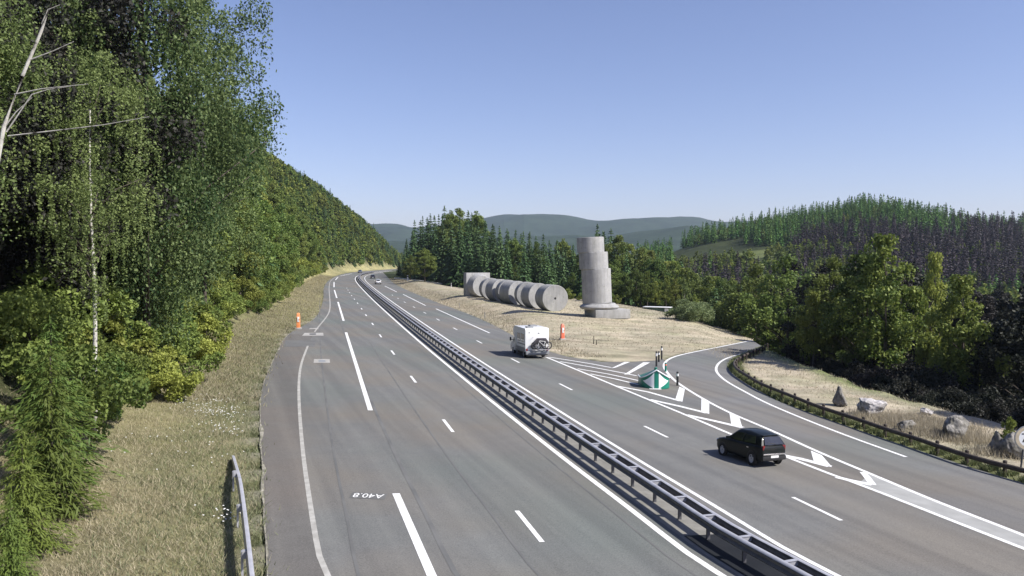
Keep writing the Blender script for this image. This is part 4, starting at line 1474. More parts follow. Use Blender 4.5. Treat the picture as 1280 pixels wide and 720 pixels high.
def conifer(h, r, seed, mat=None, levels=26, per=9, sub=7, base=.06, card=.34, droopk=.35, bare=0.0, topk=0.0, asp=.62):
    rg = np.random.default_rng(seed)
    PP, NN, AA, TT, SS = [], [], [], [], []
    for L in range(levels):
        f = (L + rg.uniform(-.3, .3)) / levels
        f = min(max(f, 0), .985)
        z = h * (base + bare + (1 - base - bare) * f)
        rr = r * (1 - f) ** .85 * rg.uniform(.8, 1.12) + .10
        if f < .15: rr *= .75 + f * 1.6
        n = max(4, int(per * (1 - .55 * f)))
        a0 = rg.uniform(0, 6.28)
        for k in range(n):
            a = a0 + 6.283 * k / n + rg.uniform(-.25, .25)
            ln = rr * rg.uniform(.68, 1.15)
            br = rg.uniform(.2, .85)
            m = max(3, int(sub * (.35 + .65 * ln / r)))
            for j in range(m):
                t = (j + rg.uniform(.3, 1)) / m
                x = ln * t
                side = rg.normal(scale=.16 * (1 - t) + .05) * ln
                zz_ = z - droopk * ln * t * t + .10 * ln * t + rg.normal(scale=.05)
                PP.append((math.cos(a) * x - math.sin(a) * side, math.sin(a) * x + math.cos(a) * side, zz_))
                NN.append((math.cos(a) * .45 + rg.normal(scale=.35), math.sin(a) * .45 + rg.normal(scale=.35), .8))
                AA.append((math.cos(a + rg.normal(scale=.5)), math.sin(a + rg.normal(scale=.5)), -.45 + rg.normal(scale=.25)))
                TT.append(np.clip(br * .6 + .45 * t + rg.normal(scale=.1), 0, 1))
                SS.append(card * rg.uniform(.75, 1.3) * (.55 + topk + (.6 - topk) * (1 - f)))
    for j in range(6):
        PP.append((rg.normal(scale=.04), rg.normal(scale=.04), h * (.965 + .007 * j)))
        NN.append(rg.normal(size=3)); AA.append((.1, .1, 1)); TT.append(.7); SS.append(card * .6)
    P, nr, a = np.array(PP), np.array(NN), np.array(AA)
    nr /= np.linalg.norm(nr, axis=1)[:, None]
    a -= nr * (a * nr).sum(1)[:, None]; a /= np.linalg.norm(a, axis=1)[:, None]
    b = np.cross(nr, a); s = np.array(SS)[:, None] * h / 16
    V = np.stack([P + a * s * 1.35, P + b * s * asp, P - a * s * .9, P - b * s * asp], 1).reshape(-1, 3)
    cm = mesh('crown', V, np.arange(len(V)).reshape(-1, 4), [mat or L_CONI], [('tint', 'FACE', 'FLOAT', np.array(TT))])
    mb = MB().tube([(0, 0, -.4), (0, 0, h * .5), (0, 0, h * .97)], [h * .013, h * .008, .02], 6)
    tm = bpy.data.meshes.new('trunk')
    tm.from_pydata(mb.v, [], mb.f)
    tm.materials.append(M_BARK)
    return cm, tm

def plant(kind, proto, p, rz, sc, label, cat, group, name):
    """proto: (crown mesh, trunk mesh)"""
    t = bpy.data.objects.new(name, None)
    COL.objects.link(t)
    t.location = p
    t.rotation_euler = (0, 0, rz)
    t.scale = (sc, sc, sc) if np.isscalar(sc) else sc
    tag(t, label, cat, group)
    link('trunk', proto[1], t)
    link('crown', proto[0], t)
    return t

def shrub(h, r, nl, leaf, mat, seed, clumps=22):
    return broadleaf(h, r, nl, leaf, mat, seed, base=.02, clumps=clumps)

# prototypes; unit heights noted so that copies can be scaled
BIRCH = [broadleaf(22, 5.4, 105000, .072, L_BIRCH, 31, .06, 1.8, 170, M_BARKW, cr=.66, girth=.5), broadleaf(21, 5.0, 115000, .072, L_BIRCH, 57, .02, 1.6, 170, M_BARK, cr=.68, girth=.6),
         broadleaf(22, 3.9, 20000, .075, L_BIRCH, 33, .26, 1.8, 80, M_BARKW, cr=.62, girth=.5),
         broadleaf(22, 5.2, 42000, .11, L_SHADEL, 35, .03, .8, 150, M_BARK, cr=.66, girth=.7), broadleaf(22, 3.6, 65000, .075, L_BIRCH, 36, .05, 1.6, 130, M_BARK, cr=.7, girth=.5)]
BROAD = [broadleaf(12, 3.9, 14000, .145, L_BROAD, 11, .10, 0, 80, cr=.8), broadleaf(12, 3.4, 13000, .14, L_BROAD, 12, .08, .5, 70, cr=.8), broadleaf(12, 4.3, 15000, .15, L_BROAD, 13, .12, 0, 90, cr=.75)]
LIGHT = [broadleaf(12, 2.8, 11000, .14, L_BUSH, 21, .10, .6, 60, cr=.8), broadleaf(12, 2.4, 10000, .14, L_BIRCH, 22, .12, .8, 55, M_BARKW, cr=.8, girth=.7)]
BUSH = [shrub(3.2, 1.9, 7000, .085, L_BUSH, 41, 34), shrub(3.2, 2.2, 7500, .09, L_BROAD, 42, 36)]
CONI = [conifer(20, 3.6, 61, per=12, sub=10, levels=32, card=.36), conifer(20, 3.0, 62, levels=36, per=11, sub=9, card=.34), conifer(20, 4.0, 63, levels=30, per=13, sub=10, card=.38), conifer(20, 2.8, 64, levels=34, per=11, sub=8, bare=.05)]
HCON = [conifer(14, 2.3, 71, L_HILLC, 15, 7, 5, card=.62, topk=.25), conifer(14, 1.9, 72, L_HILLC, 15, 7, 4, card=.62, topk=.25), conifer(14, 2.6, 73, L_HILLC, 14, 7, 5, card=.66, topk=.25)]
HBRO = [broadleaf(12, 3.6, 900, .55, L_BROAD, 81, .05, 0, 30), broadleaf(12, 3.2, 900, .52, L_BUSH, 82, .05, 0, 28)]
SPRU = [conifer(6, 2.0, 91, L_SPRUCE, 24, 14, 34, base=.02, card=.40, droopk=.3, asp=.2), conifer(6, 2.3, 92, L_SPRUCE, 22, 14, 38, base=.02, card=.42, droopk=.3, asp=.2)]
PALE = shrub(3.2, 2.5, 11000, .085, L_PALE, 44, 44)
DBUSH = shrub(3.2, 2.2, 6000, .095, L_SHADEL, 43, 34)  # shade under the right wood put into the bush colour
DCON = [conifer(14, 2.3, 75, L_SHADEC, 15, 7, 5, card=.62, topk=.25), conifer(14, 2.0, 76, L_SHADEC, 15, 7, 4, card=.62, topk=.25)]
DARK = [broadleaf(12, 3.7, 14000, .145, L_SHADEL, 14, .06, 0, 80, cr=.8), broadleaf(12, 3.2, 13000, .14, L_SHADEL, 15, .05, .4, 70, cr=.8)]

def P3(x, y, dz=0.0):
    return Vector((x, y, ground_z(x, y) + dz))
def cap_top(p, py_top):
    """height that brings a tree standing at p up to a skyline row of the photo"""
    return CH + (327.6 - py_top) / F * p.y - p.z
rr = random.Random(5)

# --- the big birches and shade-toned trees at the left edge of the view
big = [(-17.2, 33.0, 17, 2, 'slender pale barked birch standing nearest the verge with its trunk bare low down'),
       (-20.4, 45.0, 33, 1, 'tall birch whose hanging twigs reach farthest out over the verge'),
       (-23.2, 41.0, 27, 3, 'tall tree in shade-dark leaf colour just behind the slender birch of the left wood'),  # shadow patches of the left wood put into the leaf colour
       (-24.0, 33.0, 23, 3, 'tree in shade-dark leaf colour behind the bare leaning stem at the left edge of the view'),
       (-28.5, 39.0, 24, 3, 'broad shade-toned tree deep in the wood at the left edge of the view'),
       (-23.4, 61.0, 29, 4, 'narrow tall birch beyond the outermost birch, nearest the left lay-by'),
       (-30.0, 54.0, 24, 0, 'birch high on the bank behind the lay-by trees'),
       (-21.5, 26.0, 21, 1, 'birch closest to the camera at the left edge of the view')]
for i, (x, y, h, k, lab) in enumerate(big):
    b = BIRCH[k]
    s_ = h / (21 if k == 1 else 22)
    wx = .78 if h > 30 else 1.0
    plant('b', b, P3(x, y, -.2), rr.uniform(0, 6), (s_ * wx, s_ * wx, s_), lab, 'tree', None, 'shade_toned_tree' if k == 3 else 'birch_tree')
# leaning white stem with bare side branches
p = P3(-21.0, 26.5)
lean_pts = [hit(2, 262, 20, 60)]
def pt(px, py, y):
    d = ray(px, py); s = y / d[1]
    return Vector((d[0] * s, y, CH + d[2] * s))
base = P3(pt(-30, 300, 24.0).x, 24.0)
t = thing('bare_birch', 'thin white leaning birch stem with bare side branches at the top left', 'tree', base)
st = [base + Vector((0, 0, -.3)), pt(-14, 260, 24), pt(5, 158, 24), pt(28, 95, 24), pt(52, 38, 24), pt(70, -12, 24), pt(84, -70, 24)]
mb = MB().tube([q - base for q in st], [.09, .075, .06, .05, .042, .032, .022], 8)
mb.build('trunk', M_BARKW, t)
for pl in ([(18, 118), (52, 111), (110, 105)], [(8, 165), (40, 118), (60, 112), (88, 108)], [(37, 75), (66, 64), (92, 52)], [(52, 30), (60, 12), (75, 6)], [(98, 160), (130, 156), (186, 146)], [(5, 160), (20, 140), (40, 122)]):
    q = [pt(a, b, 24) - base for a, b in pl]
    if pl[0][0] == 98: q = [pt(10, 170, 24) - base] + q
    MB().tube(q, list(np.linspace(.022, .008, len(q))), 6).build('branch', M_BARKW, t)

# undergrowth along the left wood edge
edge_pts, edge_t = by_step(EDGE[EDGE[:, 1] > 18], 1.0)
def left_of(i, d):
    p, t = edge_pts[i], edge_t[i]
    return p[0] - t[1] * d, p[1] + t[0] * d
def add_left(kind, protos, unit, i, d, h, lab, cat, grp, name, sky=True):
    x, y = left_of(i, d)
    if y < 12: return
    p = P3(x, y, -.15)
    px = 640 + F * x / y
    if px < -260 or (px < 115 and y < 30): return
    if sky:
        ps = np.interp(px, [-300, 250, 300, 330, 400, 450, 490, 520], [-260, -135, 112, 180, 226, 265, 299, 313])
        hm = cap_top(p, ps + rr.uniform(0, 9))
        h = min(h, max(hm, 2.2))
    k = rr.randrange(len(protos))
    plant(kind, protos[k], p, rr.uniform(0, 6.28), (h / unit * rr.uniform(.9, 1.1), h / unit * rr.uniform(.9, 1.1), h / unit), lab, cat, grp, name)
    return True
nE = len(edge_pts)
def idx_at_y(y): return int(np.argmin(np.abs(edge_pts[:, 1] - y)))
# bushes
yy = 27.0
while yy < 330:
    i = idx_at_y(yy)
    near = yy < 48
    d = np.interp(yy, [27, 40, 55, 90, 150, 320], [7.3, 7.3, 7.4, 7.2, 7.4, 6.6]) + rr.uniform(-.6, .8)
    h = rr.uniform(2.2, 4.2) * (1.0 if yy < 120 else 1.25)
    add_left('u', BUSH, 3.2, i, max(d, 3.2), h, 'yellow green bush at the grassy foot of the wooded left bank', 'bush', 'bushes at the foot of the left bank', 'bush')
    if rr.random() < .75:
        add_left('u', BUSH, 3.2, i, max(d, 3.2) + rr.uniform(1.6, 3.2), h * 1.35, 'yellow green bush at the grassy foot of the wooded left bank', 'bush', 'bushes at the foot of the left bank', 'bush')
    yy += rr.uniform(1.7, 2.6) * (1 + max(0, yy - 40) / 80)
# trees up the bank
labB = 'mid green broadleaf tree on the wooded hillside left of the carriageway'
labL = 'pale olive tree on the wooded hillside left of the carriageway'
labC = 'dark conifer on the wooded hillside left of the carriageway'
stuffB, stuffC = [], []
cnt = {'B': 0, 'L': 0, 'C': 0}
yy = 30.0
rows = []
while yy < 520:
    dd = np.interp(yy, [30, 90, 150, 320, 520], [9.0, 9.2, 9.4, 8.6, 8.4])
    while dd < (46 if yy < 220 else 85):
        rows.append((yy * rr.uniform(.98, 1.02), dd + rr.uniform(-1, 1)))
        dd += rr.uniform(3.6, 5.0) * (1 + dd / 60)
    yy += rr.uniform(3.4, 4.6) * (1 + max(0, yy - 50) / 240)
for y_, d_ in rows:
    i = idx_at_y(y_)
    u = rr.random()
    dens = d_ > 26
    x, y = left_of(i, d_)
    if math.hypot(x + 18, y - 36) < 9: continue
    if u < (.62 if d_ > 18 else .12) and y_ > 60:
        if cnt['C'] < 110:
            cnt['C'] += 1
            add_left('c', CONI, 20, i, d_, rr.uniform(10, 19), labC, 'tree', 'conifers of the left hillside', 'conifer_tree')
        else: stuffC.append((x, y))
    elif rr.random() < .6:
        if cnt['B'] < 120:
            cnt['B'] += 1
            add_left('b', BROAD, 12, i, d_, rr.uniform(7, 12.5) if y_ > 280 or y_ < 55 else rr.uniform(10, 18), labB, 'tree', 'broadleaf trees of the left hillside', 'broadleaf_tree')
        else: stuffB.append((x, y))
    else:
        if cnt['L'] < 110:
            cnt['L'] += 1
            add_left('l', LIGHT, 12, i, d_, rr.uniform(6.5, 11) if y_ > 280 or y_ < 55 else rr.uniform(9, 15), labL, 'tree', 'olive trees of the left hillside', 'olive_green_tree')
        else: stuffB.append((x, y))

# bushes that hide the feet of the tall birches by the verge
for x, y, h, lab in ((-18.3, 42.5, 3.0, 'dense bush in front of the outermost tall birch stem'), (-20.0, 43.2, 4.0, 'taller bush left of the outermost tall birch stem'), (-20.2, 48.0, 3.4, 'bush just beyond the outermost tall birch stem'), (-19.8, 37.5, 3.0, 'bush between the slender birch and the outermost tall birch'), (-21.9, 57.5, 3.6, 'broad bush before the foot of the narrow tall birch near the lay-by'), (-23.6, 58.5, 4.6, 'tall bush beside the foot of the narrow tall birch near the lay-by')):
    plant('u', BUSH[rr.randrange(2)], P3(x, y, -.15), rr.uniform(0, 6), h / 3.2, lab, 'bush', None, 'bush')
# young spruces at the lower left
for x, y, h, k, lab in ((-13.6, 23.6, 5.0, 0, 'bright green young spruce nearest the camera at the lower left'), (-12.7, 20.7, 3.3, 1, 'low spreading young spruce at the bottom left corner'),
                        (-15.3, 26.6, 5.4, 1, 'young spruce behind the bright green one at the left edge'), (-11.9, 18.9, 2.2, 0, 'small young spruce in the bottom left corner')):
    plant('s', SPRU[k], P3(x, y, -.1), rr.uniform(0, 6), h / 6, lab, 'tree', None, 'young_spruce')

# --- the dark firs and mixed trees behind the meadow
skyC = ([488, 497, 505, 515, 525, 545, 558, 572, 590, 602, 615, 640, 660, 690, 715, 735, 748, 765, 790, 820, 850, 880, 905, 930],
        [335, 322, 300, 276, 266, 258, 257, 261, 262, 270, 272, 288, 283, 294, 303, 296, 276, 286, 298, 312, 322, 332, 345, 352])
baseC = ([488, 520, 556, 590, 640, 700, 780, 820, 870, 905, 930], [347, 349.5, 356, 362.5, 368, 374, 381, 386, 395, 404, 413])
kinds = {'C': (CONI, 20, 'dark fir in the dense stand behind the dry meadow', 'firs behind the meadow', 'fir_tree'),
         'L': (LIGHT, 12, 'light green slender tree among the trees behind the meadow', 'light green trees behind the meadow', 'slender_tree'),
         'B': (BROAD, 12, 'rounded green tree among the trees behind the meadow', 'broadleaf trees behind the meadow', 'broadleaf_tree')}
for row, (dy, dens, drop_) in enumerate(((0, 10.5, 10), (26, 9.0, 4), (60, 9.0, 0))):
    px = 499.0 if row else 506
    while px < 928:
        bx_ = np.interp(px, *baseC)
        g = at(px, bx_)
        y = g[1] + dy + rr.uniform(-4, 6)
        x = (px - 640) / F * y
        p = P3(x, y, -.2)
        top = np.interp(px, *skyC) + rr.uniform(0, 11) + drop_ * rr.uniform(.3, 1.8)
        h = cap_top(p, top)
        u = rr.random()
        if px < 618: k = 'C' if u < .95 else 'B'
        elif px < 745: k = 'C' if u < .86 else ('L' if u < .93 else 'B')
        else: k = 'C' if u < .24 else ('L' if u < .68 else 'B')
        if row and px < 760 and u < .85: k = 'C'
        if row == 0 and k != 'C': h *= rr.uniform(.55, .85)
        pr, unit, lab, grp, nm = kinds[k]
        h = max(h, 3)
        wx = 1.0 if k != 'C' else rr.uniform(.95, 1.3)
        plant(k, pr[rr.randrange(len(pr))], p, rr.uniform(0, 6), (h / unit * wx, h / unit * wx, h / unit), lab, 'tree', grp, nm)
        px += rr.uniform(.75, 1.2) * dens * (1.0 if k == 'C' else 1.15)
# bushy trees standing in front of the firs
for px, py, top, w, lab in ((530, 352.5, 310, 1.5, 'rounded bushy tree in front of the dark firs near the bend'), (512, 350, 318, 1.2, 'smaller yellow green tree at the left end of the firs'),
                            (577, 358, 338, 1.3, 'low light green bush before the firs left of the capital'), (866, 402, 372, 1.7, 'wide pale green bush at the meadow edge near the slip road'),
                            (890, 407, 384, 1.3, 'yellow green bush at the meadow edge next to the slip road end')):
    p = hit(px, py); p.y += 2
    h = cap_top(p, top)
    pb = PALE if px > 850 else (BROAD[0] if w > 1.25 else BROAD[1])
    if px > 850: h, w = h * 12 / 3.2, w * .85
    plant('b', pb, p - Vector((0, 0, .3)), rr.uniform(0, 6), (h / 12 * w, h / 12 * w, h / 12), lab, 'tree', None, 'bushy_tree')
px = 508.0
while px < 905:
    py = np.interp(px, *baseC) - .2
    p = hit(px, py)
    h = rr.uniform(1.2, 3.0)
    if not (590 < px < 690 and rr.random() < .3):
        plant('u', BUSH[rr.randrange(2)], p + Vector((0, 2.5, -.2)), rr.uniform(0, 6), h / 3.2, 'low bush along the back edge of the dry meadow', 'bush', 'low bushes at the back of the meadow', 'low_bush')
    px += rr.uniform(7, 15)

# --- the shaded wood on the right
skyR = ([880, 905, 940, 980, 1010, 1035, 1060, 1075, 1100, 1125, 1143, 1160, 1180, 1240, 1285, 1340, 1700], [346, 336, 328, 322, 318, 322, 306, 298, 296, 300, 326, 346, 356, 352, 344, 330, 250])
hand = [(1018, 462, 366, 1.0, 'L', 'sunlit yellow green tree on the slope right of the slip road bend'),
        (1108, 480, 295, .95, 'L', 'tallest green tree of the shaded right wood with a sunlit right side'),
        (1085, 470, 312, .9, 'B', 'green tree just left of the tallest tree of the right wood'),
        (1205, 500, 346, 1.0, 'L', 'green crowned tree rising from the dark shade near the right edge'),
        (1170, 470, 318, .55, 'L', 'narrow pale tree right of the tallest tree of the right wood'),
        (985, 440, 322, 1.2, 'B', 'rounded sunlit tree behind the slip road bend'),
        (945, 428, 332, 1.2, 'B', 'rounded tree behind the end of the slip road'),
        (1040, 460, 324, 1.1, 'B', 'rounded tree between the yellow green tree and the tallest tree')]
HANDP = []
for px, py, top, w, k, lab in hand:
    g = at(px, py)
    y = g[1] + (6 if px > 1000 else 22)
    x = (px - 640) / F * y
    p = P3(x, y, -.2)
    h = cap_top(p, top)
    HANDP.append((px, y))
    pr, unit = (LIGHT, 12) if k == 'L' else (BROAD, 12)
    plant(k, pr[0] if k == 'L' else pr[rr.randrange(3)], p, rr.uniform(0, 6), (h / unit * w, h / unit * w, h / unit), lab, 'tree', None, 'broadleaf_tree')
nR = 0
tries = 0
placed = []
while tries < 2600 and nR < 150:
    tries += 1
    y = rr.uniform(34, 230) if tries > 500 else rr.uniform(34, 110)
    x = rr.uniform(16, 190)
    ds, ss = dist_poly(np.array([x]), np.array([y]), STRIP)
    if ss[0] <= 0 or ds[0] < 3.5: continue
    if inside(np.array([x]), np.array([y]), meadow_poly)[0]: continue
    px = 640 + F * x / y
    if px < 890 or px > 1750: continue  # range runs past the view: unseen trees added to shade the wood
    if any(abs(px - hx) < 30 and y < hy + 3 for hx, hy in HANDP): continue
    sp = 5.2 + y / 45
    if any((x - a) ** 2 + (y - b) ** 2 < sp * sp for a, b in placed): continue
    placed.append((x, y))
    p = P3(x, y, -.2)
    top = np.interp(px, *skyR) + rr.uniform(2, 40)
    h = min(cap_top(p, top), rr.uniform(14, 21))
    if h < 4: continue
    nR += 1
    k = rr.random()
    pr, unit, nm, lab, grp = (BROAD, 12, 'broadleaf_tree', 'dark shaded broadleaf tree in the wood right of the slip road', 'broadleaf trees of the right wood') if k < .14 else (DARK, 12, 'shade_toned_tree', 'tree in shade-dark leaf colour in the wood right of the slip road', 'shade-toned trees of the right wood') if k < .84 else (LIGHT, 12, 'slender_tree', 'slender tree in the shade of the right wood', 'slender trees of the right wood')
    if px > 1130 and nm != 'shade_toned_tree':  # towards the right edge every tree takes the shade-dark leaves
        pr, unit, nm, lab, grp = DARK, 12, 'shade_toned_tree', 'tree in shade-dark leaf colour in the wood right of the slip road', 'shade-toned trees of the right wood'  # those past the view are the added unseen shade trees
    w = rr.uniform(.95, 1.35) * (1 if h < 14 else .85)
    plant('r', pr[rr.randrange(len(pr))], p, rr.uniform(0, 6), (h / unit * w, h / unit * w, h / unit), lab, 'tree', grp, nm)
# understorey along the strip
sp_, st_ = by_step(STRIP, 2.6, 1.0)
for p2, t2 in zip(sp_, st_):
    for o in (3.2, 6.5):
        x, y = p2[0] + t2[1] * (o + rr.uniform(-1, 1)), p2[1] - t2[0] * (o + rr.uniform(-1, 1))
        if y < 18: continue
        h = rr.uniform(1.6, 3.0) if o < 4 else rr.uniform(3, 5)
        plant('u', DBUSH, P3(x, y, -.3), rr.uniform(0, 6), h / 3.2, 'undergrowth bush in shade-dark leaf colour below the right hand strip', 'bush', 'undergrowth of the right wood', 'undergrowth_bush')
# sapling by the sign
p = hit(1262, 566)
plant('s', BUSH[0], p, 1.0, (.36, .36, .56), 'small bushy sapling between the dark boulders by the speed sign', 'tree', None, 'young_tree')

# --- far woods: one object each
def wood(name, pts, protos, label_kind='stuff'):
    """points carrying real copies of whole trees, by geometry nodes"""
    pts = np.array(pts)
    me = bpy.data.meshes.new(name)
    me.vertices.add(len(pts))
    me.vertices.foreach_set('co', pts[:, :3].astype(np.float32).ravel())
    for nm, col in (('sc', 3), ('rz', 4)):
        a = me.attributes.new(nm, 'FLOAT', 'POINT')
        a.data.foreach_set('value', pts[:, col].astype(np.float32))
    me.update()
    o = link(name, me)
    tag(o, kind='stuff')
    ng = bpy.data.node_groups.new(name, 'GeometryNodeTree')
    ng.interface.new_socket('Geometry', in_out='INPUT', socket_type='NodeSocketGeometry')
    ng.interface.new_socket('Geometry', in_out='OUTPUT', socket_type='NodeSocketGeometry')
    gi, go = ng.nodes.new('NodeGroupInput'), ng.nodes.new('NodeGroupOutput')
    jn = ng.nodes.new('GeometryNodeJoinGeometry')
    for q in protos:
        oi = ng.nodes.new('GeometryNodeObjectInfo')
        oi.transform_space = 'ORIGINAL'
        oi.inputs['Object'].default_value = q
        oi.inputs['As Instance'].default_value = True
        ng.links.new(oi.outputs['Geometry'], jn.inputs[0])
    iop = ng.nodes.new('GeometryNodeInstanceOnPoints')
    iop.inputs['Pick Instance'].default_value = True
    ng.links.new(gi.outputs[0], iop.inputs['Points'])
    ng.links.new(jn.outputs[0], iop.inputs['Instance'])
    na = ng.nodes.new('GeometryNodeInputNamedAttribute'); na.data_type = 'FLOAT'; na.inputs['Name'].default_value = 'sc'
    nb_ = ng.nodes.new('GeometryNodeInputNamedAttribute'); nb_.data_type = 'FLOAT'; nb_.inputs['Name'].default_value = 'rz'
    cx = ng.nodes.new('ShaderNodeCombineXYZ')
    ng.links.new(nb_.outputs[0], cx.inputs[2])
    ng.links.new(cx.outputs[0], iop.inputs['Rotation'])
    ng.links.new(na.outputs[0], iop.inputs['Scale'])
    ng.links.new(iop.outputs[0], go.inputs[0])
    md = o.modifiers.new('trees', 'NODES')
    md.node_group = ng
    return o

# nearest conifers of the right-hand hill as trees, the rest of its wood as one object
HC = []
rg = np.random.default_rng(99)
y = 300.0
while y < 900:
    stp = 4.4 + (y - 300) * .004
    x = .14 * y
    while x < .86 * y:
        HC.append((x + rg.uniform(-1.6, 1.6), y + rg.uniform(-2.4, 2.4)))
        x += stp * rg.uniform(.75, 1.25)
    y += stp * .95 if y < 640 else stp * 1.3
HC = np.array(HC)
HPX = 640 + F * HC[:, 0] / HC[:, 1]
HZ = T(HC[:, 0], HC[:, 1])
HPY = 327.6 - (HZ - CH) / HC[:, 1] * F
ok = (HPX > 800) & (HPX < 1420)
track = (np.abs(HPY - np.interp(HPX, [845, 905, 985], [318, 306, 296])) < 5) & (HPX < 930)
clr = (HPX > 840) & (HPX < 990) & (HPY > np.interp(HPX, [840, 905, 990], [313, 302, 312])) & (HPY < 352)
ok &= ~(clr | track)
HC, HZ, HPX = HC[ok], HZ[ok], HPX[ok]
order = np.argsort(HC[:, 1])
HN = np.sin(HC[:, 0] * .05 + 1.7 * np.sin(HC[:, 1] * .031)) * np.sin(HC[:, 1] * .043 + 1.1 * np.sin(HC[:, 0] * .027))
Hs = (.86 + .24 * HN + rg.normal(scale=.17, size=len(HC))).clip(.38, 1.22) * np.where(HPX > 1060, .98, .92)
protoH = []
# the first three give the wood its shapes
hcon_objs = []
for n_, j in enumerate(order[:90]):
    t = plant('h', HCON[n_ % 3], Vector((HC[j, 0], HC[j, 1], HZ[j] - .3)), rr.uniform(0, 6), Hs[j], 'young conifer at the lower edge of the planted right hand hill', 'tree', 'conifers at the foot of the right hill', 'hill_conifer')
    if n_ < 3: hcon_objs.append([c for c in t.children if c.name.startswith('crown')][0])
rest = order[90:]
odd = rg.random(len(rest)) < np.where(HN[rest] < -.25, .30, .05)
HPYr = 327.6 - (HZ[rest] + 7 - CH) / HC[rest, 1] * F
dk_ = (HPYr > np.interp(HPX[rest], [900, 960, 1040, 1150, 1280], [330, 300, 283, 276, 283]) + 14 * HN[rest]) & ~odd  # shaded part of the hill, given the shade-dark needles
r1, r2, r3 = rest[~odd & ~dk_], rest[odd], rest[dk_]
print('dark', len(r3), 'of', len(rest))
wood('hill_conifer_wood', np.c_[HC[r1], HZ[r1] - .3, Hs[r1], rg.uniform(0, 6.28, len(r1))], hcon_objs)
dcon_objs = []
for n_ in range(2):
    t = plant('h', DCON[n_], Vector((HC[r3[n_], 0], HC[r3[n_], 1], HZ[r3[n_]] - .3)), 0, Hs[r3[n_]], 'conifer in shade-dark needle colour among the planted rows on the right hand hill', 'tree', 'shade-toned conifers of the right hill', 'shade_toned_conifer')
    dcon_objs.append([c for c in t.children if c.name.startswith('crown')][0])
wood('hill_shade_conifer_wood', np.c_[HC[r3[2:]], HZ[r3[2:]] - .3, Hs[r3[2:]], rg.uniform(0, 6.28, len(r3) - 2)], dcon_objs)
HILLMIX = np.c_[HC[r2], HZ[r2] - .3, Hs[r2] * .75, rg.uniform(0, 6.28, len(r2))]
# a few tall old firs on the crest
for px, dh in ((1078, 7), (1084, 4), (1092, 3), (1115, 2), (1141, 6), (1170, 4), (1167, 3), (1060, 2)):
    y = 640.0; x = (px - 640) / F * y
    plant('c', CONI[rr.randrange(4)], P3(x, y, -.5), rr.uniform(0, 6), (13 + dh) / 20, 'taller fir standing out on the crest of the right hand hill', 'tree', 'tall firs on the hill crest', 'fir_tree')
# scrub of the clearing and valley
pts = []
hb_objs = []
for n_ in range(2):
    t = plant('b', HBRO[n_], P3(72 + n_ * 6, 300, -.3), 0, .7, 'scrubby tree in the valley before the right hand hill', 'tree', 'scrub trees of the valley', 'scrub_tree')
    hb_objs.append([c for c in t.children if c.name.startswith('crown')][0])
for _ in range(2600):
    y = rg.uniform(215, 430); x = rg.uniform(.16, .8) * y
    px = 640 + F * x / y
    z = ground_z(x, y)
    py = 327.6 - (z - CH) / y * F
    if 845 < px < 985 and py < 322 and rg.random() < .6: continue
    s = rg.uniform(.25, .75) if y > 290 else rg.uniform(.5, .95)
    pts.append((x, y, z - .3, s, rg.uniform(0, 6)))
wood('valley_scrub', pts, hb_objs)
wood('hill_broadleaf_wood', HILLMIX, hb_objs)
# hillside wood beyond the counted trees on the left
lp_ = []
for x, y in stuffB + stuffC:
    z = ground_z(x, y); px = 640 + F * x / y
    ps = np.interp(px, [300, 330, 400, 450, 490, 520], [112, 181, 227, 266, 300, 314])
    h = min(rg.uniform(7, 12), max(2.2, cap_top(Vector((x, y, z)), ps + 4)))
    lp_.append((x, y, z - .3, h / 12, rg.uniform(0, 6)))
for _ in range(3200):
    y = rg.uniform(300, 720); x = rg.uniform(-.36, -.115) * y
    d, s = dist_poly(np.array([x]), np.array([y]), EDGE_X)
    if s[0] > 0 or d[0] < 7: continue
    z = ground_z(x, y); px = 640 + F * x / y
    ps = np.interp(px, [300, 330, 400, 450, 490, 520], [112, 181, 227, 266, 300, 314])
    h = min(rg.uniform(6, 11), max(2.0, cap_top(Vector((x, y, z)), ps + 3)))
    lp_.append((x, y, z - .3, h / 12, rg.uniform(0, 6)))
lp_ = np.array(lp_)
isc = rg.random(len(lp_)) < .42
wood('hillside_wood', lp_[~isc], hb_objs)
lc_ = lp_[isc]
lc_[:, 3] *= 12 / 20 * 1.08
HILLCONI = lc_
# dark conifers along the crest line of the left hill
con_objs = [[c for c in o.children if c.name.startswith('crown')][0] for o in bpy.data.objects if o.name.startswith('fir_tree')][:3]
wood('hillside_conifer_wood', HILLCONI, con_objs)
px = 318.0
n_r = 0
while px < 492:
    ps = np.interp(px, [250, 300, 330, 400, 450, 490, 520], [-125, 140, 192, 233, 270, 301, 314])
    h = rr.uniform(8, 13)
    yv = np.linspace(70, 680, 300)
    xv = (px - 640) / F * yv
    d, s = dist_poly(xv, yv, EDGE_X)
    zt = T(xv, yv) + h
    el = 327.6 - (zt - CH) / yv * F
    okk = (s < 0) & (d > 8)
    if okk.any():
        e_ = np.where(okk, np.abs(el - (ps + rr.uniform(-11, 0))), 1e9)
        j = int(np.argmin(e_))
        plant('c', CONI[rr.randrange(4)], Vector((xv[j], yv[j], zt[j] - h - .3)), rr.uniform(0, 6), h / 20, 'dark fir standing out on the crest line of the left hillside', 'tree', 'firs on the crest of the left hill', 'fir_tree')
        n_r += 1
    px += rr.uniform(2.5, 6.5)

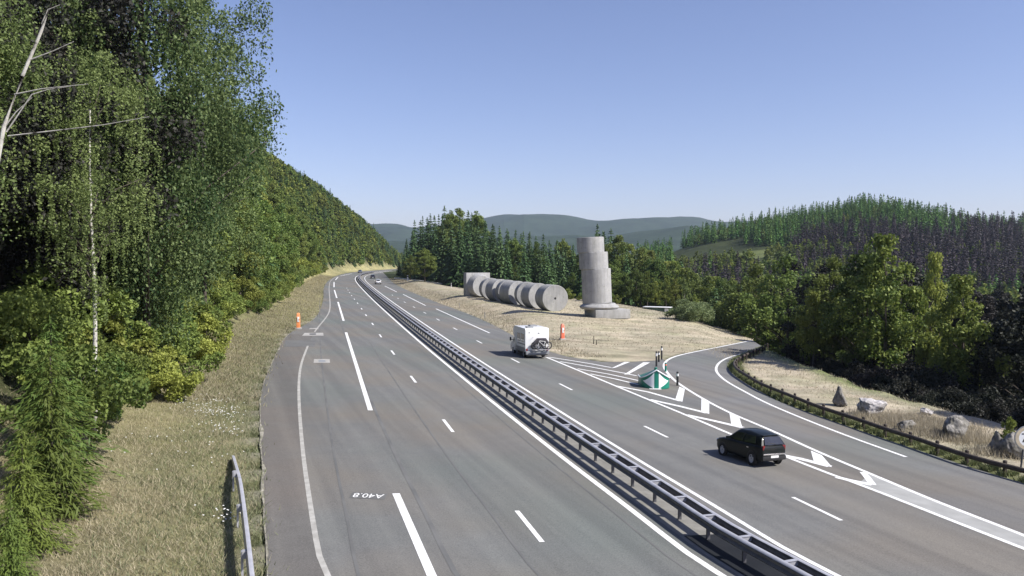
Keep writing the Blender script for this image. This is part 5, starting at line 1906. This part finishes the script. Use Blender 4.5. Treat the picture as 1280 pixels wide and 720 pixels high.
# --- grass and weeds
def blades(name, pts, hmin, hmax, w, mat, lean=.5, seed=1):
    """pts (n,2): each a blade"""
    g_ = np.random.default_rng(seed)
    pts = np.asarray(pts)
    n = len(pts)
    z = T(pts[:, 0], pts[:, 1])
    h = g_.uniform(hmin, hmax, n)
    a = g_.uniform(0, 6.28, n)
    ww = w * g_.uniform(.6, 1.4, n)
    bx_, by_ = np.cos(a) * ww, np.sin(a) * ww
    l = g_.normal(scale=lean, size=(n, 2)) * h[:, None]
    B0 = np.c_[pts[:, 0] - bx_, pts[:, 1] - by_, z - .03]
    B1 = np.c_[pts[:, 0] + bx_, pts[:, 1] + by_, z - .03]
    Tp = np.c_[pts[:, 0] + l[:, 0], pts[:, 1] + l[:, 1], z + h]
    V = np.stack([B0, B1, Tp], 1).reshape(-1, 3)
    me = mesh(name, V, np.arange(3 * n).reshape(n, 3), [mat], [('tint', 'FACE', 'FLOAT', np.clip(g_.normal(.5, .27, n), 0, 1))])
    return tag(link(name, me), kind='stuff')

def scatter_left(n, dlo, dhi, y0, y1, seed, power=1.6, clump=.35):
    g_ = np.random.default_rng(seed)
    yv = y0 + (y1 - y0) * g_.random(n) ** power
    i = np.array([idx_at_y(v) for v in yv])
    d = g_.uniform(dlo, dhi, n)
    P = edge_pts[i] + np.c_[-edge_t[i][:, 1], edge_t[i][:, 0]] * d[:, None] + g_.normal(scale=clump, size=(n, 2))
    return P
pl = scatter_left(120000, .7, 9.5, 18.2, 75, 3)
c1 = .5 + .5 * np.sin(pl[:, 0] * 1.9 + 1.3 * np.sin(pl[:, 1] * .8)) * np.cos(pl[:, 1] * 1.1)
keep = rng.random(len(pl)) < .35 + .65 * c1
blades('verge_grass', pl[keep], .04, .19, .013, L_GRASS, .8, 4)
wl_ = scatter_left(64000, .32, 7.0, 18.2, 80, 5, 1.4, .3)
dw, _ = dist_poly(wl_[:, 0], wl_[:, 1], EDGE)
wp_ = .5 + .5 * np.sin(wl_[:, 0] * 1.1 + 2 * np.sin(wl_[:, 1] * .45)) * np.sin(wl_[:, 1] * .8 + 1.4 * np.sin(wl_[:, 0] * .7))
wl_ = wl_[rng.random(len(wl_)) < np.clip(1.1 - dw / 4.6, .05, 1) * (.25 + .9 * wp_)]
blades('verge_weeds', wl_, .05, .24, .018, L_WEED, .7, 6)
blades('far_verge_grass', scatter_left(46000, .4, 8.0, 45, 300, 7, 1.3, .4), .08, .30, .035, L_GRASS, .8, 8)
# daisies
dc = np.array([hit(272, 522)[:2], hit(262, 510)[:2], hit(283, 545)[:2], hit(278, 652)[:2], hit(250, 570)[:2]])
fl = np.vstack([dc[k] + rng.normal(scale=s, size=(n, 2)) for k, (n, s) in enumerate(((90, .8), (50, 1.0), (55, .9), (24, .35), (34, 1.6)))])
dF, sF = dist_poly(fl[:, 0], fl[:, 1], EDGE)
fl = fl[(sF < 0) & (dF > .7)]
ang = np.linspace(0, 2 * math.pi, 7)[:-1]
fz_ = T(fl[:, 0], fl[:, 1]) + rng.uniform(.2, .5, len(fl))
FV = np.concatenate([np.c_[fl[:, 0] + .035 * math.cos(a), fl[:, 1] + .035 * math.sin(a), fz_ + .01 * math.cos(a * 2)][:, None] for a in ang], 1).reshape(-1, 3)
fo = link('daisies', mesh('daisies', FV, [tuple(range(6 * i, 6 * i + 6)) for i in range(len(fl))], [M_PETAL]))
tag(fo, kind='stuff')
# right-hand strip: weeds under the rail, tall straw round the boulders
def scatter_line(P, n, lo, hi, seed, jit=.2):
    g_ = np.random.default_rng(seed)
    i = g_.integers(0, len(P), n)
    t = tangents(P)[i]
    d = g_.uniform(lo, hi, n)
    return P[i] + np.c_[t[:, 1], -t[:, 0]] * d[:, None] + g_.normal(scale=jit, size=(n, 2))
# clip lines to the side right of the slip road
blades('rail_weeds', scatter_line(RAMPEDGE, 34000, .15, 1.0, 11, .10), .12, .36, .03, L_RAILW, .5, 12)
g_ = np.random.default_rng(13)
tp = []
for px, py, s, n in ((1115, 526, .8, 1500), (1160, 535, 1.1, 4200), (1182, 545, .8, 1800), (1140, 530, .9, 2000), (1212, 552, .6, 700), (1085, 523, .6, 500), (1240, 568, .5, 500)):
    c = hit(px, py)
    tp.append(g_.normal(scale=s, size=(n, 2)) * np.array([1.2, 1]) + np.array([c.x, c.y]))
blades('tall_straw', np.vstack(tp), .22, .58, .02, L_STRAW, .4, 14)
blades('strip_grass', scatter_line(STRIP, 9000, -7, -.2, 15, .6), .08, .25, .02, L_STRAW, .6, 16)
# dry tufts on the meadow bank beside the motorway
blades('bank_grass', scatter_line(RIGHTEDGE, 14000, .4, 4.0, 17, .4), .10, .34, .04, L_STRAW, .6, 18)
mm = np.c_[rng.uniform(-40, 60, 60000), rng.uniform(84, 190, 60000)]
mm = mm[inside(mm[:, 0], mm[:, 1], meadow_poly)]
blades('meadow_grass', mm[:16000], .05, .18, .05, L_STRAW, .8, 20)

# ------------------------------------------------------------------ air
def haze_box():
    x0, x1, y0, y1, z0, z1 = -5200, 6500, -60, 7400, -60, 330
    V = [(x, y, z) for z in (z0, z1) for y in (y0, y1) for x in (x0, x1)]
    me = mesh('haze', V, [(0, 2, 3, 1), (4, 5, 7, 6), (0, 1, 5, 4), (2, 6, 7, 3), (0, 4, 6, 2), (1, 3, 7, 5)])
    m, nt, out = newmat('haze')
    v = nt.nodes.new('ShaderNodeVolumePrincipled')
    v.inputs['Color'].default_value = (.72, .84, 1.0, 1)
    v.inputs['Density'].default_value = HAZE
    v.inputs['Anisotropy'].default_value = .2
    nt.links.new(v.outputs[0], out.inputs['Volume'])
    me.materials.append(m)
    o = link('haze', me)
    tag(o, kind='stuff')
HAZE = .85e-4
haze_box()
